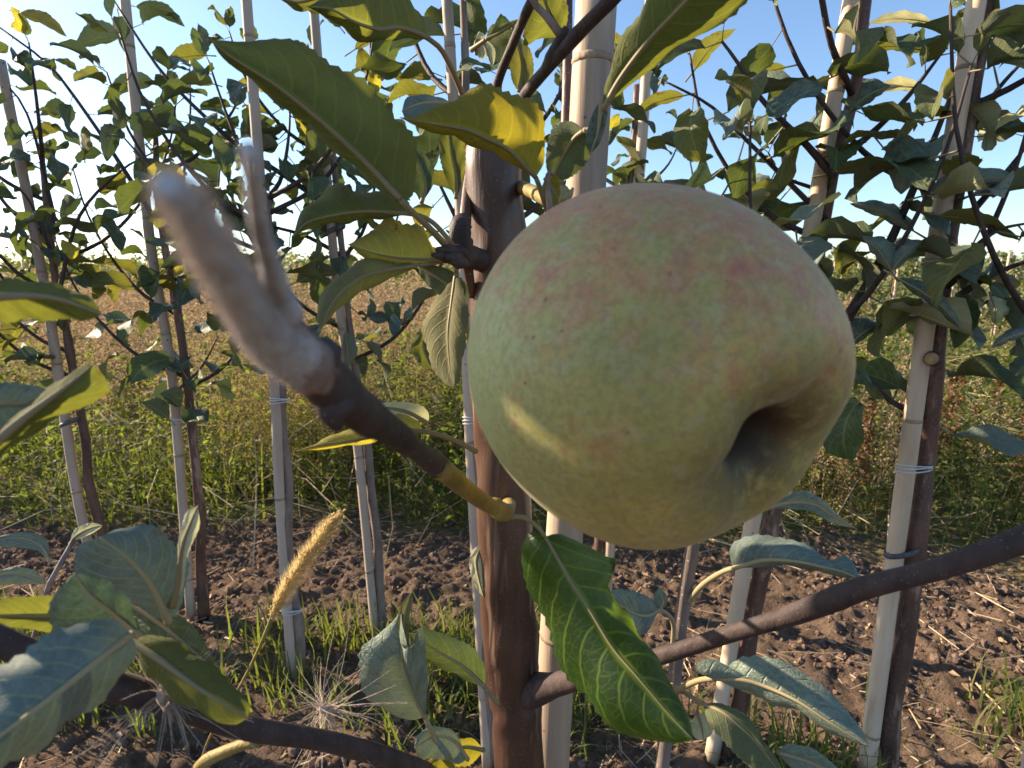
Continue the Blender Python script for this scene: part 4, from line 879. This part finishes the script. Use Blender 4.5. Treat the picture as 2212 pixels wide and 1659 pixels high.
hero([(1544, 1465, .26), (1597, 1468, .255), (1650, 1482, .25), (1721, 1514, .24), (1792, 1560, .232), (1877, 1613, .225)],
     [(1520, 1458), (1501, 1448), (1512, 1428), (1544, 1427), (1570, 1440), (1600, 1419), (1650, 1419), (1703, 1433), (1756, 1465), (1810, 1514), (1855, 1565)], [(1597, 1486), (1660, 1519), (1721, 1532), (1792, 1580), (1840, 1602)], 'pale', da=.012, db=.008, top=True, pet=[(1448, 1500, .33), (1473, 1486, .30), (1510, 1470, .275)], pr=.0013, n=40)
hero([(1519, 1520, .29), (1570, 1545, .28), (1630, 1600, .275), (1690, 1675, .27)], [(1560, 1520), (1615, 1548), (1650, 1600), (1685, 1650)], [(1530, 1560), (1570, 1610), (1630, 1665)], 'green', top=False, pet=[(1450, 1480, .33)])
hero([(1505, 1540, .30), (1515, 1570, .30), (1520, 1600, .30)], [(1530, 1548), (1540, 1580)], [(1493, 1565), (1500, 1592)], 'cream', top=True)
hero([(1680, 1625, .28), (1730, 1640, .28), (1780, 1660, .28), (1830, 1690, .28)], [(1700, 1608), (1750, 1615), (1800, 1650)], [(1700, 1650), (1740, 1680), (1790, 1700)], 'pale', top=True)

# leaves on the lower left limb (close to the lens)
hero([(285, 1370, .112), (220, 1420, .105), (120, 1500, .098), (0, 1590, .092), (-90, 1660, .09)], [(230, 1335), (110, 1370), (20, 1425), (-70, 1520)], [(292, 1420), (240, 1490), (140, 1575), (30, 1650), (-40, 1700)], 'blue', da=.004, db=.012, top=True, pr=.0009, bulge=.05)
hero([(300, 1375, .125), (240, 1320, .122), (190, 1280, .12), (160, 1238, .118)], [(280, 1300), (240, 1262), (195, 1245)], [(240, 1372), (150, 1390), (105, 1350), (115, 1290)], 'teal', top=True, pr=.0009)
hero([(365, 1345, .150), (330, 1270, .146), (280, 1210, .143), (215, 1160, .14)], [(398, 1290), (405, 1220), (380, 1172), (320, 1135), (265, 1140)], [(330, 1330), (270, 1300), (190, 1262), (160, 1215), (165, 1180)], 'blue', da=.014, top=True, bulge=.05, n=36)
hero([(372, 1310, .15), (385, 1260, .148), (395, 1180, .146), (428, 1092, .144)], [(385, 1240), (384, 1180), (400, 1110)], [(395, 1270), (405, 1200), (430, 1140)], 'cream', top=False)
hero([(262, 1290, .16), (330, 1335, .157), (400, 1390, .154), (480, 1462, .15)], [(330, 1300), (400, 1335), (450, 1400)], [(290, 1370), (360, 1400), (430, 1445)], 'green', top=True, n=34)
hero([(285, 1385, .13), (340, 1420, .128), (420, 1480, .126), (535, 1552, .124)], [(330, 1370), (400, 1395), (480, 1455), (536, 1515)], [(330, 1450), (420, 1520), (500, 1562)], 'under', da=.005, db=.012, top=False, bulge=.14, n=34)
hero([(150, 1330, .15), (90, 1330, .145), (20, 1330, .14), (-60, 1330, .135)], [(130, 1292), (70, 1288), (0, 1295)], [(120, 1365), (60, 1358), (0, 1352)], 'under', top=False)
# blurred leaves reaching in from the left edge
br([(-120, 1330, .12), (-150, 1100, .11), (-140, 900, .10), (-120, 700, .10), (-160, 500, .10)], [.003, .0026, .0024, .0022, .002], 'twig', 10, .05, 20, 44)
hero([(-60, 650, .098), (20, 640, .10), (120, 645, .103), (222, 680, .106)], [(0, 606), (100, 610), (190, 640)], [(0, 692), (100, 690), (180, 692)], 'under', da=.004, db=.006, top=False, pet=[(-125, 700, .10)], bulge=.05)
hero([(-30, 975, .098), (50, 905, .10), (130, 845, .103), (200, 790, .106)], [(-20, 1000), (60, 945), (150, 890), (235, 850), (215, 800)], [(-10, 940), (60, 880), (130, 820), (190, 786)], 'under', da=.006, db=.004, top=False, pet=[(-135, 1000, .105)], bulge=.06)
hero([(-60, 880, .105), (0, 870, .107), (50, 870, .11), (105, 845, .112)], [(-20, 830), (40, 828), (85, 835)], [(-30, 950), (20, 940), (70, 895)], 'blue', top=True, pet=[(-135, 900, .105)])
br([(430, 1659, .17), (450, 1640, .168), (520, 1610, .165), (560, 1600, .163)], [.0018, .0018, .0016, .0018], 'olive', 10, .04, 12, 46, 'petiole')
# unseen twigs and leaves added above and left of frame to shade the apple
shade_canopy = [(1420, -110, .18), (1480, -420, .22), (1000, -900, .25), (500, -860, .25), (0, -800, .245), (-450, -700, .24), (-800, -550, .25)]
br(shade_canopy, [.0024, .0036, .0036, .003, .0022], 'twig', 10, .05, 30, 47)
rnd = random.Random(77); before = {q.name for q in tree.children}
leafy(tree, pd(shade_canopy[2:], 20), .024, (.07, .10), [('green', 1.0)], start=.0, droop=.4)

br([(-160, 500, .10), (-300, 300, .14), (-420, 50, .18), (-520, -250, .215), (-480, -500, .23)], [.002, .002, .0018, .0015], 'twig', 10, .05, 20, 48)  # added shoot out of view, rising towards the shading leaves
AC = P(1396, 788, .1335); SD = sdir; sx = SD.cross(Vector((0, 0, 1))).normalized(); sy = sx.cross(SD)
def shade(c, spots_, k0):
    for a_, b_ in spots_:
        dd = (-sy + sx * (a_ * 4)).normalized()
        put_leaf(tree, c + SD * (k0 + rnd.uniform(0, .07)) + sx * a_ + sy * b_ - dd * .03, dd, SD + sy * .3, rnd.uniform(.085, .10), 'green')
def sunblock_leaf(a_, b_, k_, L_, kk=7):  # unseen loose leaf added to block the sun; gaps leave a streak
    st = AC + SD * k_ + sx * a_ + sy * b_
    return put_leaf(tree, st - sx * .3 * L_ + SD * .1 * L_, sx, SD, L_, 'green', kk)
sunblock_leaf(-.062, .0088, .42, .083); sunblock_leaf(-.030, .0125, .46, .083); sunblock_leaf(-.054, -.0248, .41, .036); sunblock_leaf(-.040, -.0245, .43, .034); sunblock_leaf(.004, .012, .44, .08); sunblock_leaf(-.0372, -.0140, .45, .034); sunblock_leaf(-.045, .0268, .48, .04)
shade(P(740, 300, .19), [(-.04, .04), (-.005, .045), (.03, .02), (.0, .0)], .36)  # more unseen leaves added, shading the big upper left leaf
for o in [q for q in tree.children if q.name not in before and q.name.startswith('leaf')]:
    mw_ = Matrix.Translation(tree.location) @ o.matrix_basis; inside = False
    for v_ in o.data.vertices:
        q_ = mw_ @ v_.co - CAM; d_ = q_.dot(Fv)
        if d_ > .01 and -25 < CX + FX * q_.x / d_ < 2240 and -25 < CY - FX * q_.dot(Uv) / d_ < 1690: inside = True; break
    if inside: bpy.data.objects.remove(o)
# ------------------------------------------------------------------ big cane of the near tree
cane('bamboo_cane', 'thick smooth bamboo cane standing close behind the near trunk', [Vector((PY(1188, 1659, .345).x - .004, .345, 0)), PY(1190, 1659, .345), PY(1240, 830, .345), PY(1292, -60, .345)], 
     .0130, 'cane_big', 5, s=50, group=None)

# ------------------------------------------------------------------ apple
AC = P(1396, 788, .1335); AR = .0411
cal = P(1665, 925, .102) - AC
axd = (Rv * .495 - Uv * .475 - Fv * .73).normalized()
prof = np.array([(0.00, 0.12), (0.04, 0.13), (0.068, 0.30), (0.092, 0.50), (0.13, 0.67), (0.19, 0.775), (0.28, 0.84), (0.42, 0.872), (0.57, 0.845), (0.72, 0.745), (0.86, 0.57), (0.97, 0.30), (1.01, 0.02), (0.985, -0.26), (0.89, -0.54), (0.74, -0.74), (0.56, -0.85), (0.38, -0.885), (0.24, -0.83), (0.13, -0.68), (0.05, -0.52), (0.0, -0.48)])
pr_ = cr([(a, b, 0) for a, b in prof], 110)[:, :2]; seg = 120
an = np.arange(seg) / seg * 2 * math.pi; V = []; tint = []
for r_, z_ in pr_:
    lobe = 1 + .022 * np.cos(5 * an + .6) * np.clip(z_ + .1, 0, 1) * min(1, r_ * 1.5) + .018 * np.cos(an - 1.0) + .010 * np.cos(2 * an + 1)
    zz = z_ * (1 + .035 * np.cos(an + 2.2) * r_) + .020 * np.cos(5 * an + .6) * (1 if (z_ > .4) else 0) * math.exp(-((r_ - .38) / .2) ** 2)
    V.append(np.stack([r_ * np.cos(an) * lobe, r_ * np.sin(an) * lobe, zz], -1)); tint.append(np.full(seg, np.clip(1.30 - (r_ / .50), 0, 1) * (z_ > 0)))
V = np.vstack(V) * AR; tint = np.concatenate(tint); nn = len(pr_)
i, j = np.meshgrid(np.arange(nn - 1), np.arange(seg), indexing='ij'); a = i * seg + j; b = i * seg + (j + 1) % seg
F = np.stack([a, a + seg, b + seg, b], -1).reshape(-1, 4)
zq = axd; xq = zq.cross(Vector((0, 0, 1))).normalized(); yq = zq.cross(xq); RA = np.array([tuple(xq), tuple(yq), tuple(zq)]).T
Vw = V @ RA.T
apple = thing('apple', 'large ripening green apple with pink blush, hanging in front of the trunk', 'apple', AC)
o = mk('skin', Vw, F, M['apple'], None, col=tint); o.parent = apple
sep = []
for k in range(5):
    a_ = k * 2 * math.pi / 5 + .3
    pts = np.array([(math.cos(a_) * .085, math.sin(a_) * .06, .30), (math.cos(a_) * .07, math.sin(a_) * .055, .40), (math.cos(a_ + .3) * .02, math.sin(a_ + .3) * .02, .46), (math.cos(a_ + .5) * .05, math.sin(a_ + .5) * .05, .50)]) * AR @ RA.T
    v, f, cp, _ = tube_arr(cr(pts, 8), np.array([.05, .055, .05, .045, .04, .03, .02, .008]) * AR, 6); sep.append((v, [f, cp]))
V_, F_ = merge(sep); o = mk('calyx', V_, F_, M['twig'], None); o.parent = apple
pts = np.array([(0, 0, -.50), (0.02, 0, -.8), (.08, .05, -1.1), (.1, .2, -1.35)]) * AR @ RA.T
v, f, cp, _ = tube_arr(cr(pts, 10), .0015, 8); o = mk('stem', v, [f, cp], M['olive'], None); o.parent = apple
st_end = Vector(pts[-1]) + AC
q = cr([st_end, P(1200, 470, .21), P(1160, 420, .26), P(1110, 400, .305)], 16); tube('fruit_spur', q, np.linspace(.0022, .0038, 16), M['olive'], tree, 10, .1, 60)
br([(1190, 470, .20), (1183, 400, .203), (1186, 372, .204), (1196, 378, .204)], [.0016, .0010, .0011, .0008], 'fuzzybrown', 8, .1, 12, 61, 'bud')
br([(1215, 440, .19), (1222, 420, .188), (1218, 408, .188), (1212, 402, .189)], [.0016, .0019, .0016, .0006], 'budgreen', 10, .15, 12, 62, 'bud')
br([(1218, 432, .187), (1232, 418, .186), (1238, 406, .186)], [.0012, .0012, .0004], 'budgreen', 8, .15, 8, 63, 'bud')

# ------------------------------------------------------------------ foxtail seed head
fb = G(420, 1700); fb.z = 0
ft = thing('foxtail_grass', 'golden bristly foxtail seed head leaning over the soil', 'grass', P(575, 1345, .36))
ax_ = cr([P(588, 1330, .34), P(625, 1260, .335), P(680, 1180, .33), P(738, 1105, .325)], 40)
tube('seed_core', ax_, np.concatenate([np.linspace(.0008, .0018, 6), np.full(26, .0019), np.linspace(.0018, .0005, 8)]), M['straw'] if False else M['foxtail'], ft, 10, .3, 5)
N = 4200; g_ = np.random.default_rng(8); t_ = g_.random(N); idx = np.minimum((t_ * 39).astype(int), 38); c0 = ax_[idx] + (ax_[idx + 1] - ax_[idx]) * ((t_ * 39) - idx)[:, None]
T_ = ax_[-1] - ax_[0]; T_ /= np.linalg.norm(T_); o1 = g_.normal(0, 1, (N, 3)); o1 -= np.outer(o1 @ T_, T_); o1 /= np.linalg.norm(o1, axis=1)[:, None]
env = np.clip(np.minimum(t_ / .12, (1.03 - t_) / .25), .25, 1)[:, None]; dr = o1 * .85 + T_ * 1.1; dr /= np.linalg.norm(dr, axis=1)[:, None]
sd2 = np.cross(dr, g_.normal(0, 1, (N, 3))); sd2 /= np.linalg.norm(sd2, axis=1)[:, None]
s0 = c0 + o1 * .002 * env; V = np.stack([s0 - sd2 * .00009, s0 + sd2 * .00009, s0 + dr * env * g_.uniform(.004, .0105, (N, 1))], 1).reshape(-1, 3)
mk('bristles', V, np.arange(3 * N).reshape(-1, 3), M['foxtail'], ft, col=np.repeat(g_.random(N), 3), smooth=False)['kind'] = 'stuff'
sv_, sf_ = [], []
N = 420; t_ = g_.random(N); idx = np.minimum((t_ * 39).astype(int), 38); c0 = ax_[idx]; az_ = g_.uniform(0, 6.3, N)
V, F = scatter(iv, it, c0 + g_.normal(0, .0017, (N, 3)), rotm(az_, g_.uniform(-1, 1, N), az_), np.stack([np.full(N, .0011), np.full(N, .0006), np.full(N, .0006)], -1))
mk('seeds', V, F, M['foxtail'], ft, col=np.repeat(g_.random(N) * .5, 12))['kind'] = 'stuff'
tube('stem', cr([P(588, 1330, .34), P(560, 1400, .35), P(520, 1480, .37), P(450, 1600, .42), fb], 20), .0010, M['olive'], ft, 8)

# ------------------------------------------------------------------ seed fluff caught on the lower limb
def fluff(label, c, dirs, n, L, seed, lab2=None):
    g_ = np.random.default_rng(seed); root = thing('seed_fluff', label, 'seed fluff', P(*c)); parts = []; C0 = np.array(tuple(P(*c)))
    for k in range(n):
        dx, dy, sp_ = dirs[g_.integers(0, len(dirs))]
        v = np.array(tuple(Rv)) * (dx + g_.normal(0, sp_)) - np.array(tuple(Uv)) * (dy + g_.normal(0, sp_)) + np.array(tuple(Fv)) * g_.normal(0, .3); v /= np.linalg.norm(v)
        l = L * g_.uniform(.5, 1.15); bend = g_.normal(0, .85, 3) * l
        pts = [C0 + g_.normal(0, .0006, 3), C0 + v * l * .33 + bend * .15, C0 + v * l * .66 + bend * .5, C0 + v * l + bend * 1.1]
        a, f, cp, _ = tube_arr(cr(pts, 9), np.linspace(.00013, .00004, 9), 3); parts.append((a, [f]))
    V, F = merge(parts); o = mk('silky_hairs', V, F, M['fluff'], root); o['kind'] = 'stuff'
    v, f, cp, _ = tube_arr(C0 + np.array([(0, 0, -.002), (0, 0, -.001), (0, 0, .001), (0, 0, .002)]), [.0003, .0016, .0016, .0003], 8, .2); mk('seed', v, [f, cp], M['fluff'], root)
fluff('star shaped tuft of silky seed fluff above the lower limb', (700, 1530, .20), [(-.7, -1, .10), (-.55, -1, .14), (1, -.1, .12), (1, -.5, .10), (-.4, 1, .12), (.45, 1, .12), (-1, -.1, .25)], 100, .012, 4)
fluff('flat silky fluff caught on the limb under the long folded leaf', (355, 1500, .135), [(1, .45, .2), (1, .55, .1), (-1, -.40, .15), (.5, 1, .3), (-.2, -1, .4)], 130, .009, 5)

# ------------------------------------------------------------------ single leaves of the row trees that can be told apart
def one(root, b, t, w, d, mt, top=False, arch=.12, low=.15):
    bx, by, tx, ty = *b, *t; dx, dy = tx - bx, ty - by; L_ = math.hypot(dx, dy); nx_, ny_ = dy / L_, -dx / L_
    if ny_ > 0: nx_, ny_ = -nx_, -ny_
    f = lambda u, o: (bx + dx * u + nx_ * o, by + dy * u + ny_ * o)
    A = arch * L_ * .6
    mid = [(*f(0, 0), d), (*f(.33, A * .8), d - .004), (*f(.66, A * .9), d - .006), (*f(1, 0), d)]
    ea = [f(.12, w * .62), f(.35, w), (f(.6, w * .95)), f(.85, w * .45)]
    eb = [f(.2, -w * low), f(.5, A * .9 - w * low * 1.6), f(.8, -w * low * .3)]
    hero(mid, ea, eb, mt, da=.018 if top else -.014, db=.010, top=top, pet=[(bx - dx * .22, by - dy * .22 + 5, d + .01)], pr=.0008, n=20, m=3, parent=root)
Bt, Ct, Dt, Et, Ft, Gt, Ht = ROOT[1], ROOT[2], ROOT[3], ROOT[4], ROOT[5], ROOT[6], ROOT[7]
for q in [(Bt, (262, 78), (158, 108), 48, .9, 'teal'), (Bt, (292, 14), (400, 58), 30, .9, 'green'), (Dt, (335, 178), (222, 216), 40, .9, 'teal'), (Dt, (400, 200), (305, 178), 15, .9, 'green'),
          (Ct, (447, 120), (356, 138), 34, .85, 'olive'), (Ct, (462, 182), (378, 181), 30, .85, 'olive'), (Ct, (500, 230), (430, 230), 20, .85, 'green'), (Dt, (470, 298), (362, 345), 52, .88, 'green'),
          (Ct, (520, 298), (598, 264), 40, .85, 'green'), (Ct, (505, 196), (575, 196), 30, .85, 'yellow'), (ROOT[0], (42, 28), (145, 80), 26, .9, 'olive'), (ROOT[0], (150, 240), (86, 250), 32, .9, 'teal'),
          (ROOT[0], (166, 152), (116, 128), 14, .9, 'green'), (Bt, (182, 335), (174, 278), 20, .9, 'olive'), (ROOT[0], (70, 300), (135, 280), 28, .9, 'olive'), (Bt, (445, 560), (345, 580), 34, .85, 'teal'),
          (Et, (938, 168), (862, 169), 36, .62, 'olive'), (Dt, (765, 108), (858, 70), 22, .85, 'olive'), (Dt, (735, 60), (690, 28), 26, .85, 'olive'), (Dt, (640, 610), (735, 590), 36, .8, 'teal'), (Dt, (745, 715), (745, 800), 26, .8, 'teal'), (Dt, (790, 740), (825, 780), 18, .8, 'teal'), (Bt, (400, 640), (440, 610), 30, .85, 'yellow'), (Bt, (365, 905), (305, 870), 30, .85, 'green'), (Bt, (390, 880), (345, 850), 34, .85, 'green'),
          (Gt, (1500, 152), (1590, 62), 34, .62, 'olive'), (Gt, (1700, 145), (1592, 192), 26, .62, 'olive'), (Gt, (1480, 206), (1366, 252), 28, .62, 'olive'), (Gt, (1700, 400), (1615, 470), 44, .6, 'olive'),
          (Ht, (1795, 375), (1985, 362), 30, .55, 'olive'), (Ht, (2005, 420), (2212, 385), 42, .52, 'pale', True), (Ht, (2030, 465), (2205, 520), 34, .52, 'olive'), (Ht, (1975, 500), (1835, 440), 34, .55, 'pale', True),
          (Ht, (1925, 585), (1862, 510), 40, .52, 'pale', True), (Ht, (1925, 585), (1995, 520), 42, .52, 'pale', True), (Ht, (1940, 602), (2078, 712), 30, .5, 'teal', True), (Gt, (1836, 745), (1903, 700), 42, .58, 'teal', True),
          (Ht, (2140, 640), (2150, 702), 34, .52, 'cream', True), (Ht, (2230, 715), (2140, 752), 20, .5, 'blue', True), (Gt, (1835, 240), (1925, 185), 50, .55, 'teal', True), (Ht, (2015, 50), (1875, 50), 26, .58, 'cream'), (Ht, (1990, 190), (1885, 200), 28, .58, 'cream'), (Ht, (2000, 110), (1860, 110), 30, .58, 'olive'), (Ft, (1370, 260), (1335, 280), 14, .9, 'green'), (Ft, (1420, 300), (1490, 330), 30, .9, 'teal')]:
    one(*q)
# sawn stub on the right hand tree
yH = Yof((1868 + 38, 1690)); c = PY(2012, 775, yH)
tube('sawn_stub', [c, c + (CAM - c).normalized() * .018 + Vector((.0, 0, .001))], [.0078, .0072], M['trunk'], Ht, 12, .12)
e = c + (CAM - c).normalized() * .0184; tube('cut_face', [e, e + (CAM - c).normalized() * .0006], [.0062, .0060], M['cut'], Ht, 14, .08)
# pale leaf behind the trunk, low
hero([(1045, 1170, .33), (1030, 1210, .33), (1035, 1250, .33), (1045, 1290, .33)], [(1020, 1190), (1014, 1225), (1028, 1270)], [(1060, 1200), (1062, 1230), (1056, 1270)], 'cream', top=False)
# sprayed shoot low on the left
sh = thing('apple_shoot', 'small shoot of pale sprayed leaves low at the left edge', 'shoot', G(60, 1420))
q = cr([G(60, 1420), P(95, 1300, .42), P(125, 1210, .41), P(160, 1165, .40)], 14); tube('stem', q, np.linspace(.0028, .0016, 14), M['greytwig'], sh, 8)
hero([(108, 1215, .41), (90, 1180, .41), (45, 1162, .41), (-20, 1168, .41)], [(100, 1165), (60, 1150), (10, 1155)], [(80, 1190), (40, 1184), (0, 1180)], 'blue', top=True, parent=sh, pet=[(130, 1215, .412)])
hero([(150, 1175, .40), (170, 1155, .40), (200, 1140, .40), (222, 1135, .40)], [(160, 1145), (185, 1132), (205, 1130)], [(170, 1165), (200, 1152), (215, 1142)], 'cream', top=True, parent=sh)
hero([(100, 1260, .41), (60, 1245, .41), (20, 1240, .41), (-30, 1250, .41)], [(80, 1235), (40, 1225), (0, 1232)], [(70, 1262), (30, 1262), (-10, 1262)], 'pale', top=True, parent=sh)
